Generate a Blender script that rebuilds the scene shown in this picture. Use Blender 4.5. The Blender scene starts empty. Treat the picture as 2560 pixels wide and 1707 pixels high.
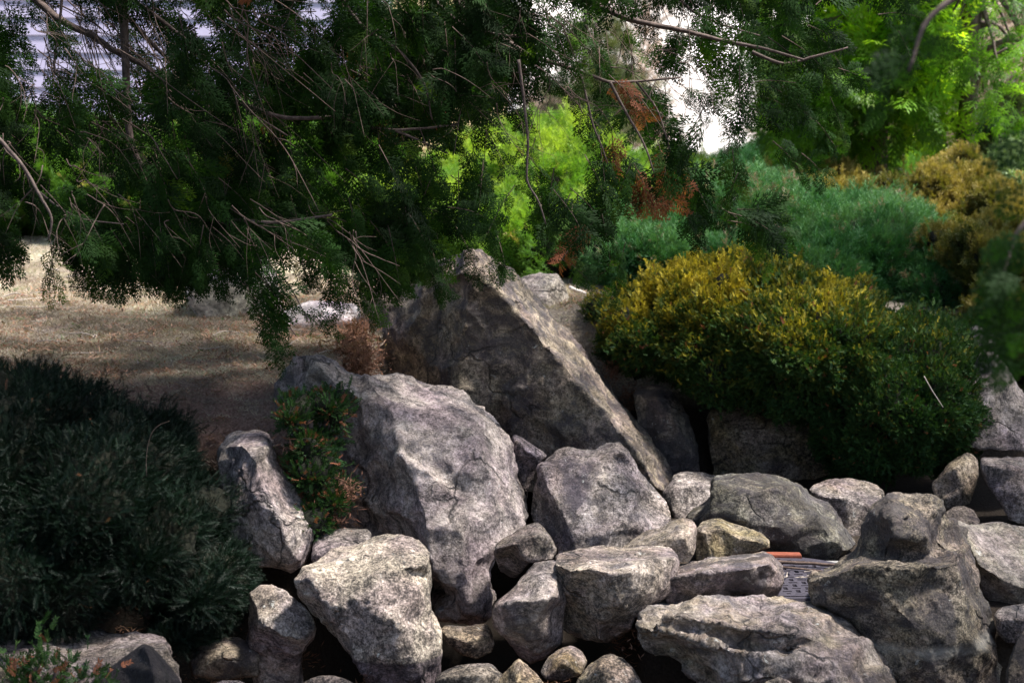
import bpy, math, random
import numpy as np
from mathutils import Vector, Matrix
from mathutils.geometry import delaunay_2d_cdt

random.seed(7)
RNG = np.random.default_rng(7)
scene = bpy.context.scene
COL = scene.collection

# ------------------------------------------------------------------ camera
PITCH = math.radians(6.72)
FPX = 60.0 / 36.0 * 2560.0
CAMZ = 1.7
cam_data = bpy.data.cameras.new("camera")
cam = bpy.data.objects.new("camera", cam_data)
COL.objects.link(cam)
cam.location = (0, 0, CAMZ)
cam.rotation_euler = (math.pi / 2 - PITCH, 0, 0)
cam_data.lens = 60
cam_data.sensor_width = 36
cam_data.clip_start = 0.05
cam_data.clip_end = 900
cam_data.dof.use_dof = True
cam_data.dof.focus_distance = 6.6
cam_data.dof.aperture_fstop = 4.2
scene.camera = cam

# ------------------------------------------------------------------ light
SUN_DIR = Vector((0.42, -0.10, 0.90)).normalized()      # towards the sun: high and to the right
SUN_EL = math.asin(SUN_DIR.z)
SUN_AZ = math.atan2(SUN_DIR.x, SUN_DIR.y)
world = bpy.data.worlds.new("World")
scene.world = world
world.use_nodes = True
wn = world.node_tree.nodes
wl = world.node_tree.links
sky = wn.new("ShaderNodeTexSky")
sky.sky_type = 'NISHITA'
sky.sun_disc = False
sky.sun_elevation = SUN_EL
sky.sun_rotation = SUN_AZ
sky.dust_density = 2.0
bg = wn["Background"]
wl.new(sky.outputs[0], bg.inputs[0])
bg.inputs[1].default_value = 0.08
sun_data = bpy.data.lights.new("sun", 'SUN')
sun_data.energy = 4.3
sun_data.angle = math.radians(7.0)
sun_data.color = (1.0, 0.96, 0.91)
sun = bpy.data.objects.new("sun", sun_data)
COL.objects.link(sun)
sun.rotation_euler = SUN_DIR.to_track_quat('Z', 'Y').to_euler()
sun.location = (0, 0, 20)
scene.view_settings.view_transform = 'Standard'
scene.view_settings.look = 'None'
scene.view_settings.gamma = 1.0
scene.view_settings.exposure = 1.7
scene.view_settings.use_curve_mapping = False
scene.cycles.max_bounces = 6
scene.cycles.transparent_max_bounces = 4


# ------------------------------------------------------------------ helpers
def P(px, py, Y):
    """point of the place that stands Y metres ahead on the sight line through photo pixel (px, py)"""
    dy = math.cos(PITCH) * FPX + math.sin(PITCH) * (853.5 - py)
    dz = -math.sin(PITCH) * FPX + math.cos(PITCH) * (853.5 - py)
    s = Y / dy
    return Vector(((px - 1280) * s, Y, CAMZ + dz * s))


def pix(n, Y):
    return n * Y / FPX


def smooth01(t):
    t = np.clip(t, 0, 1)
    return t * t * (3 - 2 * t)


def _hash(ix, iy, iz, seed):
    h = (ix.astype(np.int64) * 374761393 + iy.astype(np.int64) * 668265263 + iz.astype(np.int64) * 2147483647 + seed * 974711) & 0xffffffff
    h = ((h ^ (h >> 13)) * 1274126177) & 0xffffffff
    h = h ^ (h >> 16)
    return (h & 0xffff) / 65535.0


def vnoise(p, freq=1.0, seed=0):
    q = np.asarray(p, float) * freq
    i = np.floor(q).astype(np.int64)
    f = q - i
    f = f * f * (3 - 2 * f)
    r = 0
    for dx in (0, 1):
        for dy in (0, 1):
            for dz in (0, 1):
                w = (f[:, 0] if dx else 1 - f[:, 0]) * (f[:, 1] if dy else 1 - f[:, 1]) * (f[:, 2] if dz else 1 - f[:, 2])
                r = r + w * _hash(i[:, 0] + dx, i[:, 1] + dy, i[:, 2] + dz, seed)
    return r * 2 - 1


def fnoise(p, freq, oct=3, seed=0):
    r = 0
    a = 1
    for k in range(oct):
        r = r + a * vnoise(p, freq * 2 ** k, seed + k * 17)
        a *= 0.5
    return r


def new_mesh(name, verts, faces, mat=None, smooth=False):
    me = bpy.data.meshes.new(name)
    me.from_pydata([tuple(v) for v in verts], [], [tuple(f) for f in faces])
    if mat:
        me.materials.append(mat)
    if smooth:
        me.polygons.foreach_set("use_smooth", [True] * len(me.polygons))
    me.update()
    return me


def link(name, me, parent=None, loc=None):
    o = bpy.data.objects.new(name, me)
    COL.objects.link(o)
    if parent is not None:
        o.parent = parent
    if loc is not None:
        o.location = loc
    return o


def tag(o, label=None, cat=None, group=None, kind=None):
    if label: o["label"] = label
    if cat: o["category"] = cat
    if group: o["group"] = group
    if kind: o["kind"] = kind
    return o


def empty(name, label, cat, loc, group=None):
    o = bpy.data.objects.new(name, None)
    COL.objects.link(o)
    o.location = loc
    o.empty_display_size = 0.1
    return tag(o, label, cat, group)


def tube_data(pts, radii, sides=6, steps=5, wob=0.0):
    pts = [Vector(p) for p in pts]
    P4 = [pts[0] * 2 - pts[1]] + pts + [pts[-1] * 2 - pts[-2]]
    out, rr = [], []
    for i in range(1, len(P4) - 2):
        for s in range(steps):
            t = s / steps
            a, b, c, d = P4[i - 1], P4[i], P4[i + 1], P4[i + 2]
            out.append(0.5 * ((2 * b) + (c - a) * t + (2 * a - 5 * b + 4 * c - d) * t * t + (3 * b - a - 3 * c + d) * t ** 3))
            rr.append(radii[i - 1] * (1 - t) + radii[i] * t)
    out.append(pts[-1]); rr.append(radii[-1])
    V, F = [], []
    up = Vector((0.3, 0.1, 1)).normalized()
    for i, p in enumerate(out):
        d = (out[min(i + 1, len(out) - 1)] - out[max(i - 1, 0)]).normalized()
        a = d.cross(up)
        if a.length < 1e-3: a = d.cross(Vector((1, 0, 0)))
        a.normalize(); b = d.cross(a)
        pp = p + Vector((random.uniform(-wob, wob), random.uniform(-wob, wob), random.uniform(-wob, wob)))
        for k in range(sides):
            an = 2 * math.pi * k / sides
            r = rr[i] * (1 + random.uniform(-.08, .08))
            V.append(pp + a * math.cos(an) * r + b * math.sin(an) * r)
    for i in range(len(out) - 1):
        for k in range(sides):
            k2 = (k + 1) % sides
            F.append((i * sides + k, i * sides + k2, (i + 1) * sides + k2, (i + 1) * sides + k))
    n0 = len(V)
    F.append(tuple(range(sides))[::-1])
    F.append(tuple(range(n0 - sides, n0)))
    return V, F, out


def join_data(parts):
    V, F = [], []
    for v, f in parts:
        n = len(V)
        V.extend(v)
        F.extend([tuple(i + n for i in ff) for ff in f])
    return V, F


# ------------------------------------------------------------------ materials
class NT:
    def __init__(self, name):
        self.m = bpy.data.materials.new(name)
        self.m.use_nodes = True
        self.t = self.m.node_tree
        self.bsdf = self.t.nodes["Principled BSDF"]
        self.out = self.t.nodes["Material Output"]

    def n(self, kind, **kw):
        nd = self.t.nodes.new(kind)
        for k, v in kw.items():
            if k.startswith("i_"):
                key = k[2:]
                key = int(key) if key.isdigit() else key
                self.set(nd.inputs[key], v)
            else:
                setattr(nd, k, v)
        return nd

    def set(self, sock, v):
        if hasattr(v, "is_linked"):
            self.t.links.new(v, sock)
        else:
            sock.default_value = v

    def noise(self, vec, scale, detail=3, rough=.55, dist=0.0):
        nd = self.n("ShaderNodeTexNoise")
        self.t.links.new(vec, nd.inputs["Vector"])
        nd.inputs["Scale"].default_value = scale
        nd.inputs["Detail"].default_value = detail
        nd.inputs["Roughness"].default_value = rough
        nd.inputs["Distortion"].default_value = dist
        return nd.outputs["Fac"]

    def ramp(self, fac, stops, interp='LINEAR'):
        nd = self.n("ShaderNodeValToRGB")
        cr = nd.color_ramp
        cr.interpolation = interp
        while len(cr.elements) > 1: cr.elements.remove(cr.elements[-1])
        cr.elements[0].position = stops[0][0]; cr.elements[0].color = self.c4(stops[0][1])
        for p, c in stops[1:]:
            e = cr.elements.new(p); e.color = self.c4(c)
        self.t.links.new(fac, nd.inputs[0])
        return nd.outputs[0]

    def c4(self, c):
        if isinstance(c, (int, float)): return (c, c, c, 1)
        return (c[0], c[1], c[2], 1)

    def math(self, op, a, b=0.0, c=0.0, clamp=False):
        nd = self.n("ShaderNodeMath", operation=op, use_clamp=clamp)
        self.set(nd.inputs[0], a); self.set(nd.inputs[1], b); self.set(nd.inputs[2], c)
        return nd.outputs[0]

    def mix(self, fac, a, b, blend='MIX'):
        nd = self.n("ShaderNodeMix", data_type='RGBA', blend_type=blend)
        self.set(nd.inputs[0], fac)
        self.set(nd.inputs[6], a if hasattr(a, "is_linked") else self.c4(a))
        self.set(nd.inputs[7], b if hasattr(b, "is_linked") else self.c4(b))
        return nd.outputs[2]

    def pos(self):
        return self.n("ShaderNodeNewGeometry").outputs["Position"]

    def attr(self, name, typ='OBJECT'):
        return self.n("ShaderNodeAttribute", attribute_type=typ, attribute_name=name).outputs["Fac"]

    def bump(self, h, dist, strength=1.0, prev=None):
        nd = self.n("ShaderNodeBump")
        nd.inputs["Strength"].default_value = strength
        nd.inputs["Distance"].default_value = dist
        self.t.links.new(h, nd.inputs["Height"])
        if prev is not None: self.t.links.new(prev, nd.inputs["Normal"])
        return nd.outputs[0]


def mat_rock():
    m = NT("granite")
    pos = m.pos()
    grain = m.noise(pos, 150, 2, .6)
    grain2 = m.noise(pos, 62, 3, .65)
    mott = m.noise(pos, 15, 5, .68, .5)
    big = m.noise(pos, 3.1, 4, .62, .7)
    stain_n = m.noise(pos, 6.5, 5, .66, .9)
    dark, warm, val = m.attr("stain"), m.attr("lichen"), m.attr("paleness")
    g = m.math('ADD', m.math('MULTIPLY', m.math('SUBTRACT', grain, .5), m.attr("grain")), m.math('MULTIPLY', m.math('SUBTRACT', grain2, .5), m.math('MULTIPLY', m.attr("grain"), 1.2)))
    g = m.math('ADD', g, m.math('MULTIPLY', m.math('SUBTRACT', mott, .5), 1.6))
    g = m.math('ADD', g, m.math('MULTIPLY', m.math('SUBTRACT', big, .5), 1.1))
    g = m.math('ADD', m.math('MULTIPLY', g, .8), .5)
    col = m.ramp(g, [(0.0, (.030, .028, .030)), (.25, (.085, .078, .072)), (.5, (.235, .215, .190)), (.72, (.43, .395, .355)), (1.0, (.68, .64, .585))])
    col = m.mix(1.0, col, m.ramp(m.attr('hue'), [(0, (1.0, .94, .95)), (.35, (.97, .90, .99)), (.6, (1.04, .95, .80)), (.85, (1.06, .92, .80)), (1, (.92, .95, .88))]), 'MULTIPLY')
    # weathering stains, purple black
    s = m.math('ADD', m.math('MULTIPLY', stain_n, 1.0), m.math('MULTIPLY', big, .55))
    s = m.math('ADD', s, m.math('MULTIPLY', m.math('SUBTRACT', grain2, .5), .35))
    thr = m.math('SUBTRACT', .98, m.math('MULTIPLY', dark, .36))
    sf = m.math('MULTIPLY', m.math('SUBTRACT', s, thr), 9.0, clamp=True)
    col = m.mix(m.math('MULTIPLY', sf, .82), col, m.mix(grain, (.030, .026, .031), (.10, .09, .10)))
    # soft violet grey film
    vf = m.ramp(m.noise(pos, 4.3, 4, .6, .4), [(.42, 0), (.62, 1)])
    col = m.mix(m.math('MULTIPLY', vf, .55), col, m.mix(1.0, col, (.66, .56, .74), 'MULTIPLY'))
    # ochre and olive lichen
    lf = m.ramp(m.noise(pos, 3.7, 5, .66, .8), [(.40, 0), (.60, 1)])
    lf = m.math('MULTIPLY', lf, warm, clamp=True)
    col = m.mix(lf, col, m.mix(1.0, col, m.mix(m.noise(pos, 9, 2), (.60, .66, .30), (1.0, .74, .40)), 'MULTIPLY'))
    # crusty white lichen spots
    wf = m.ramp(m.noise(pos, 26, 5, .72, .6), [(.63, 0), (.69, 1)])
    wf = m.math('MULTIPLY', wf, m.ramp(m.noise(pos, 5.1, 2), [(.45, 0), (.6, .8)]))
    col = m.mix(wf, col, (.60, .60, .56))
    # cracks
    wv = m.n("ShaderNodeVectorMath", operation='ADD')
    nn = m.n("ShaderNodeTexNoise"); m.t.links.new(pos, nn.inputs["Vector"]); nn.inputs["Scale"].default_value = 5; nn.inputs["Detail"].default_value = 5
    sc = m.n("ShaderNodeVectorMath", operation='SCALE'); m.t.links.new(nn.outputs["Color"], sc.inputs[0]); sc.inputs["Scale"].default_value = .32
    m.t.links.new(pos, wv.inputs[0]); m.t.links.new(sc.outputs[0], wv.inputs[1])
    vo = m.n("ShaderNodeTexVoronoi", feature='DISTANCE_TO_EDGE'); vo.inputs["Scale"].default_value = 2.3
    m.t.links.new(wv.outputs[0], vo.inputs["Vector"])
    cr = m.ramp(vo.outputs["Distance"], [(.0, 1), (.022, 0)])
    cr = m.math('MULTIPLY', cr, m.ramp(m.noise(pos, 2.7, 2), [(.48, 0), (.56, 1)]))
    col = m.mix(m.math('MULTIPLY', cr, .8), col, (.03, .027, .025))
    # water mark (a stain of the pond that the basin once held)
    sep = m.n("ShaderNodeSeparateXYZ"); m.t.links.new(pos, sep.inputs[0])
    bz, bm, bd = m.attr("mark_height"), m.attr("mark_below"), m.attr("mark_band")
    dz = m.math('ADD', m.math('SUBTRACT', sep.outputs[2], bz), m.math('MULTIPLY', m.math('SUBTRACT', mott, .5), .02))
    below = m.math('MULTIPLY', m.math('MULTIPLY', dz, -90, clamp=True), bm, clamp=True)
    col = m.mix(below, col, m.mix(1.0, col, (.34, .31, .40), 'MULTIPLY'))
    band = m.math('MULTIPLY', m.math('SUBTRACT', 1.0, m.math('MULTIPLY', m.math('ABSOLUTE', dz), 32), clamp=True), bd, clamp=True)
    col = m.mix(m.math('MULTIPLY', band, .55), col, (.50, .48, .43))
    abv = m.math('MULTIPLY', m.math('MULTIPLY', dz, 30, clamp=True), bd, clamp=True)
    col = m.mix(m.math('MULTIPLY', abv, .6), col, m.mix(1.0, col, (.55, .54, .50), 'MULTIPLY'))
    # overall paleness of the stone
    vv = m.n("ShaderNodeVectorMath", operation='SCALE'); m.t.links.new(col, vv.inputs[0]); m.t.links.new(val, vv.inputs["Scale"])
    m.t.links.new(vv.outputs[0], m.bsdf.inputs["Base Color"])
    m.bsdf.inputs["Roughness"].default_value = .82
    m.bsdf.inputs["Specular IOR Level"].default_value = .35
    h = m.math('ADD', m.math('MULTIPLY', m.noise(pos, 22, 9, .72, .2), 1.0), m.math('MULTIPLY', grain, .10))
    h = m.math('SUBTRACT', h, m.math('MULTIPLY', cr, .5))
    b = m.bump(h, .035, .85)
    m.t.links.new(b, m.bsdf.inputs["Normal"])
    return m.m


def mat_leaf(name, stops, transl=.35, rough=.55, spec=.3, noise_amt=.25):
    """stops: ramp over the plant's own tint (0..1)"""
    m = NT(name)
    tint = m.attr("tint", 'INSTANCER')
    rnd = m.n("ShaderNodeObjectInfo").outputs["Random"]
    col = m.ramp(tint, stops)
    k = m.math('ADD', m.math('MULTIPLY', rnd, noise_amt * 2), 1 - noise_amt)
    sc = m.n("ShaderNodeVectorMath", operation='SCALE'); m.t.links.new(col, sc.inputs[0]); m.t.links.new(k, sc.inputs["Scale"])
    m.t.links.new(sc.outputs[0], m.bsdf.inputs["Base Color"])
    m.bsdf.inputs["Roughness"].default_value = rough
    m.bsdf.inputs["Specular IOR Level"].default_value = spec
    if transl > 0:
        tr = m.n("ShaderNodeBsdfTranslucent")
        t2 = m.n("ShaderNodeMix", data_type='RGBA', blend_type='MULTIPLY')
        t2.inputs[0].default_value = 1
        m.t.links.new(sc.outputs[0], t2.inputs[6]); t2.inputs[7].default_value = (1.5, 1.6, .6, 1)
        m.t.links.new(t2.outputs[2], tr.inputs[0])
        mx = m.n("ShaderNodeMixShader"); mx.inputs[0].default_value = transl
        m.t.links.new(m.bsdf.outputs[0], mx.inputs[1]); m.t.links.new(tr.outputs[0], mx.inputs[2])
        m.t.links.new(mx.outputs[0], m.out.inputs[0])
    return m.m


def mat_simple(name, c1, c2, scale=20, rough=.85, bump=.004, bscale=None, detail=4):
    m = NT(name)
    pos = m.pos()
    n1 = m.noise(pos, scale, detail, .65)
    m.t.links.new(m.ramp(n1, [(.3, c1), (.7, c2)]), m.bsdf.inputs["Base Color"])
    m.bsdf.inputs["Roughness"].default_value = rough
    m.bsdf.inputs["Specular IOR Level"].default_value = .3
    if bump:
        m.t.links.new(m.bump(m.noise(pos, bscale or scale * 2, 5, .7), bump, .8), m.bsdf.inputs["Normal"])
    return m.m


M_ROCK = mat_rock()
M_BARK = mat_simple("cypress_bark", (.045, .032, .028), (.16, .12, .105), 45, .9, .004)
M_TWIG = mat_simple("twig_bark", (.045, .03, .024), (.15, .105, .085), 60, .9, .0)
M_PALE_TWIG = mat_simple("pale_twig_bark", (.22, .18, .15), (.42, .37, .33), 60, .9, .0)
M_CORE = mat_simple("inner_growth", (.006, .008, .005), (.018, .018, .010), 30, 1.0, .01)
M_CYP = mat_leaf("cypress_leaf", [(0, (.006, .018, .004)), (.5, (.018, .052, .008)), (.8, (.075, .140, .016)), (.9, (.15, .052, .028)), (1, (.25, .095, .05))], .35, .7, .15, .3)
M_YEW = mat_leaf("dark_yew_leaf", [(0, (.002, .007, .003)), (.6, (.004, .013, .006)), (.8, (.012, .032, .014)), (.95, (.20, .08, .045)), (1, (.28, .12, .06))], .12, .55, .2, .35)
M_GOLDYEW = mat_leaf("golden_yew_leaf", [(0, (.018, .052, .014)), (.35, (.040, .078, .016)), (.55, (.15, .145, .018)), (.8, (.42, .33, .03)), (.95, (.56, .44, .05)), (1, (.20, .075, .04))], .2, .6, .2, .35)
M_TEAL = mat_leaf("blue_green_juniper_leaf", [(0, (.014, .062, .018)), (.5, (.034, .118, .034)), (.85, (.085, .195, .070)), (.95, (.22, .17, .12)), (1, (.32, .2, .17))], .22, .55, .3, .25)
M_BRIGHT = mat_leaf("bright_juniper_leaf", [(0, (.05, .13, .02)), (.5, (.11, .22, .03)), (.9, (.34, .44, .06)), (1, (.3, .22, .1))], .4, .55, .3, .25)
M_GOLD = mat_leaf("gold_cypress_leaf", [(0, (.04, .055, .012)), (.4, (.10, .10, .02)), (.8, (.25, .19, .045)), (1, (.36, .28, .08))], .25, .6, .3, .25)
M_MINT = mat_leaf("pale_green_leaf", [(0, (.13, .22, .09)), (1, (.36, .45, .26))], .3, .6, .3, .2)
M_LIME = mat_leaf("backlit_cypress_leaf", [(0, (.02, .06, .015)), (.5, (.12, .25, .02)), (1, (.36, .52, .035))], .55, .5, .3, .3)
M_PINE = mat_leaf("pine_needle", [(0, (.03, .05, .02)), (1, (.09, .10, .04))], .3, .6, .3, .3)
M_GRASS = mat_leaf("dry_grass_blade", [(0, (.17, .128, .115)), (.35, (.36, .29, .25)), (.7, (.54, .47, .395)), (.85, (.66, .62, .54)), (.9, (.05, .12, .04)), (1, (.10, .22, .06))], .2, .8, .2, .3)
M_LITTER = mat_leaf("dead_needle_litter", [(0, (.12, .055, .036)), (.6, (.29, .155, .105)), (1, (.44, .28, .20))], .15, .9, .15, .35)
M_BARE = mat_leaf("bare_twig", [(0, (.16, .11, .085)), (1, (.46, .36, .28))], .0, .9, .1, .3)


# ------------------------------------------------------------------ leaf kits (small sprigs that the crowns and mounds are grown from)
class Kit:
    def __init__(self):
        self.V, self.F = [], []

    def leaf(self, p0, p1, w, nrm):
        p0, p1 = Vector(p0), Vector(p1)
        d = p1 - p0
        s = d.cross(Vector(nrm))
        if s.length < 1e-9: s = Vector((1, 0, 0))
        s = s.normalized() * w * .5
        m = p0 + d * .45
        n = len(self.V)
        self.V += [p0, m + s, p1, m - s]
        self.F.append((n, n + 1, n + 2, n + 3))

    def mesh(self, name, mat):
        return new_mesh(name, self.V, self.F, mat)


def kit_spray(seed, L=.15, w=.0078):
    r = random.Random(seed); k = Kit(); n = 8
    def bend(x, y, z=0): return Vector((x, y, z - 2.2 * y * y - 1.6 * abs(x) ** 1.5))
    for i in range(n):
        k.leaf(bend(0, L * i / n), bend(0, L * (i + 1.15) / n), w * .9, (0, 0, 1))
    for i in range(1, n):
        t = i / n
        for s in (-1, 1):
            ln = L * (.50 * (1 - t) ** .8 + .10) * r.uniform(.75, 1.15)
            a = math.radians(r.uniform(32, 48)) * s
            y0 = L * t + (r.uniform(0, .5) if s > 0 else 0) * L / n
            z = r.uniform(-.012, .012)
            m = max(2, int(ln / .022))
            dx, dy = math.sin(a), math.cos(a)
            for j in range(m):
                u0, u1 = ln * j / m, ln * (j + 1.2) / m
                k.leaf(bend(dx * u0, y0 + dy * u0, z * u0 / ln), bend(dx * u1, y0 + dy * u1, z * u1 / ln), w, (0, 0, 1))
                if j > 0 and ln > .03:
                    for s2 in (-1, 1):
                        a2 = a + s2 * math.radians(38)
                        l2 = .022 * r.uniform(.7, 1.3)
                        k.leaf(bend(dx * u0, y0 + dy * u0, z), bend(dx * u0 + math.sin(a2) * l2, y0 + dy * u0 + math.cos(a2) * l2, z + r.uniform(-.003, .003)), w * .75, (0, 0, 1))
    return k


def kit_yew(seed, L=.075, nl=.020, w=.0026, cnt=15):
    r = random.Random(seed); k = Kit()
    k.leaf((0, 0, 0), (0, L, 0), .002, (0, 0, 1))
    for i in range(cnt):
        y = L * (i + .5) / cnt
        for s in (-1, 1):
            a = r.uniform(.75, 1.1)
            up = r.uniform(-.1, .75)
            l = nl * r.uniform(.7, 1.1) * (1 - .35 * (i / cnt) ** 2)
            k.leaf((0, y, 0), (s * math.sin(a) * l * math.cos(up), y + math.cos(a) * l, math.sin(up) * l * .8), w, (0, .3, 1))
    for j in range(4):
        a = j * 1.6
        k.leaf((0, L, 0), (math.cos(a) * .007, L + .012, math.sin(a) * .007), w, (math.sin(a), 0, -math.cos(a)))
    return k


def kit_plume(seed, L=.09, subs=8, nl=.011, w=.0026):
    r = random.Random(seed); k = Kit()
    stems = [((0, 0, 0), (0, L, 0))]
    for i in range(subs):
        t = .1 + .75 * i / subs
        a = r.uniform(0, 2 * math.pi); an = math.radians(r.uniform(22, 42)); l = L * (.62 - .4 * t) * r.uniform(.8, 1.2)
        d = Vector((math.sin(an) * math.cos(a), math.cos(an), math.sin(an) * math.sin(a)))
        p = Vector((0, L * t, 0))
        stems.append((p, p + d * l))
    for p0, p1 in stems:
        p0, p1 = Vector(p0), Vector(p1)
        d = (p1 - p0); l = d.length; d.normalize()
        a0 = d.cross(Vector((.2, .1, 1))).normalized(); b0 = d.cross(a0)
        k.leaf(p0, p1 + d * .006, w, a0)
        m = max(3, int(l / .0062))
        for j in range(m):
            an = j * 2.4 + r.uniform(-.3, .3)
            side = a0 * math.cos(an) + b0 * math.sin(an)
            q = p0 + d * (l * (j + .3) / m)
            k.leaf(q, q + (d * .75 + side * .65) * nl * r.uniform(.7, 1.2), w, d.cross(side))
    return k


def kit_grass(seed):
    r = random.Random(seed); k = Kit()
    for i in range(22):
        x, y = r.gauss(0, .03), r.gauss(0, .03)
        h = r.uniform(.010, .034); a = r.uniform(0, 6.28); lean = r.uniform(.4, 2.4)
        d = Vector((math.cos(a) * lean, math.sin(a) * lean, 1)).normalized() * h
        k.leaf((x, y, -.002), Vector((x, y, 0)) + d, r.uniform(.002, .0042), (math.sin(a * 1.7), math.cos(a), .2))
    return k


def kit_litter(seed):
    r = random.Random(seed); k = Kit()
    for i in range(14):
        x, y = r.gauss(0, .025), r.gauss(0, .025)
        a = r.uniform(0, 6.28); l = r.uniform(.012, .04)
        z = r.uniform(0, .008)
        k.leaf((x, y, z), (x + math.cos(a) * l, y + math.sin(a) * l, z + r.uniform(-.002, .012)), r.uniform(.002, .006), (0, r.uniform(-.5, .5), 1))
    return k


def kit_bare(seed, L=.5):
    r = random.Random(seed); k = Kit()
    def grow(p, d, l, w, lev):
        q = p + d * l
        k.leaf(p - d * l * .05, q + d * l * .1, w * 1.4, (r.uniform(-1, 1), r.uniform(-1, 1), r.uniform(-1, 1)))
        if lev == 0: return
        for j in range(3):
            t = r.uniform(.3, 1)
            dd = (d + Vector((r.gauss(0, .45), r.gauss(0, .25), r.gauss(0, .45)))).normalized()
            grow(p + d * l * t, dd, l * r.uniform(.5, .8), w * .65, lev - 1)
    grow(Vector((0, 0, 0)), Vector((0, 1, 0)), L * .45, .012, 3)
    return k


def build_kit(name, fn, mat, seeds=(1, 2, 3), **kw):
    obs = []
    for s in seeds:
        me = fn(s, **kw).mesh(name, mat)
        obs.append(bpy.data.objects.new(name + "_source", me))
    g = bpy.data.node_groups.new("grow_" + name, 'GeometryNodeTree')
    g.interface.new_socket("Geometry", in_out='INPUT', socket_type='NodeSocketGeometry')
    g.interface.new_socket("Geometry", in_out='OUTPUT', socket_type='NodeSocketGeometry')
    gi = g.nodes.new("NodeGroupInput"); go = g.nodes.new("NodeGroupOutput")
    jn = g.nodes.new("GeometryNodeJoinGeometry")
    for o in obs:
        oi = g.nodes.new("GeometryNodeObjectInfo"); oi.inputs["Object"].default_value = o
        g2 = g.nodes.new("GeometryNodeGeometryToInstance")
        g.links.new(oi.outputs["Geometry"], g2.inputs[0]); g.links.new(g2.outputs[0], jn.inputs[0])
    iop = g.nodes.new("GeometryNodeInstanceOnPoints")
    iop.inputs["Pick Instance"].default_value = True
    def na(nm, dt):
        a = g.nodes.new("GeometryNodeInputNamedAttribute"); a.data_type = dt; a.inputs["Name"].default_value = nm
        return [s for s in a.outputs if s.enabled][0]
    g.links.new(gi.outputs[0], iop.inputs["Points"]); g.links.new(jn.outputs[0], iop.inputs["Instance"])
    g.links.new(na("aim", 'FLOAT_VECTOR'), iop.inputs["Rotation"])
    g.links.new(na("size", 'FLOAT'), iop.inputs["Scale"])
    g.links.new(iop.outputs[0], go.inputs[0])
    return g


def eulers(D, N):
    """local +Y along D, local +Z near N"""
    D = D / np.linalg.norm(D, axis=1, keepdims=True)
    X = np.cross(D, N)
    X /= np.linalg.norm(X, axis=1, keepdims=True) + 1e-9
    Z = np.cross(X, D)
    ry = -np.arcsin(np.clip(X[:, 2], -1, 1))
    rx = np.arctan2(D[:, 2], Z[:, 2])
    rz = np.arctan2(X[:, 1], X[:, 0])
    return np.stack([rx, ry, rz], 1)


def scatter(name, pts, D, N, size, tint, kit, parent=None):
    me = bpy.data.meshes.new(name)
    n = len(pts)
    me.vertices.add(n)
    org = np.array(parent.location) if parent is not None else np.zeros(3)
    me.vertices.foreach_set("co", (np.asarray(pts) - org).astype(np.float32).ravel())
    a = me.attributes.new("aim", 'FLOAT_VECTOR', 'POINT'); a.data.foreach_set("vector", eulers(np.asarray(D, float), np.asarray(N, float)).astype(np.float32).ravel())
    a = me.attributes.new("size", 'FLOAT', 'POINT'); a.data.foreach_set("value", np.broadcast_to(size, (n,)).astype(np.float32))
    a = me.attributes.new("tint", 'FLOAT', 'POINT'); a.data.foreach_set("value", np.clip(np.broadcast_to(tint, (n,)), 0, 1).astype(np.float32))
    me.update()
    o = link(name, me, parent)
    md = o.modifiers.new("grow", 'NODES'); md.node_group = kit
    o["kind"] = "stuff"
    return o


K_CYP = build_kit("cypress_spray", kit_spray, M_CYP)
K_LIME = build_kit("lime_spray", kit_spray, M_LIME, (4, 5))
K_YEW = build_kit("yew_shoot", kit_yew, M_YEW, L=.050, nl=.014, w=.0022)
K_GYEW = build_kit("golden_yew_shoot", kit_yew, M_GOLDYEW, (4, 5, 6), L=.030, nl=.013, w=.0046, cnt=7)
K_TEAL = build_kit("juniper_plume", kit_plume, M_TEAL)
K_BRIGHT = build_kit("bright_plume", kit_plume, M_BRIGHT, (4, 5))
K_GOLD = build_kit("gold_plume", kit_plume, M_GOLD, (6, 7), L=.06, subs=10)
K_MINT = build_kit("mint_plume", kit_plume, M_MINT, (8, 9), w=.006)
K_PINE = build_kit("pine_plume", kit_plume, M_PINE, (10, 11), nl=.03)
K_GRASS = build_kit("grass_tuft", kit_grass, M_GRASS, (1, 2, 3, 4))
K_LIT = build_kit("litter_bits", kit_litter, M_LITTER, (1, 2, 3))
K_BARE = build_kit("bare_branchlet", kit_bare, M_BARE, (1, 2, 3, 4))

# ------------------------------------------------------------------ ground
GY = np.array([-5, 5.5, 6.6, 7.6, 9.5, 14, 20, 30, 38, 90, 400.0])
GZ = np.array([.45, .50, .58, .66, .80, .84, 1.10, 1.36, 1.62, 12.0, 16.0])  # steep far rise added as a bright backdrop for the white gaps


def bank_line(x):
    return 6.75 + 1.85 * smooth01((x + .93) / .46)


def ground_z(x, y):
    x = np.asarray(x, float); y = np.asarray(y, float)
    lawn = np.interp(y, GY, GZ)
    floor = -.60 + .55 * smooth01((y - 5.95) / .25) * smooth01((x - .40) / .12)
    t = smooth01((y - bank_line(x)) / .7)
    z = floor * (1 - t) + lawn * t
    p = np.stack([x.ravel(), y.ravel(), np.zeros(x.size)], 1)
    n = (fnoise(p, 1.3, 3, 5) * .022).reshape(x.shape)
    return z + n * t


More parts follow.
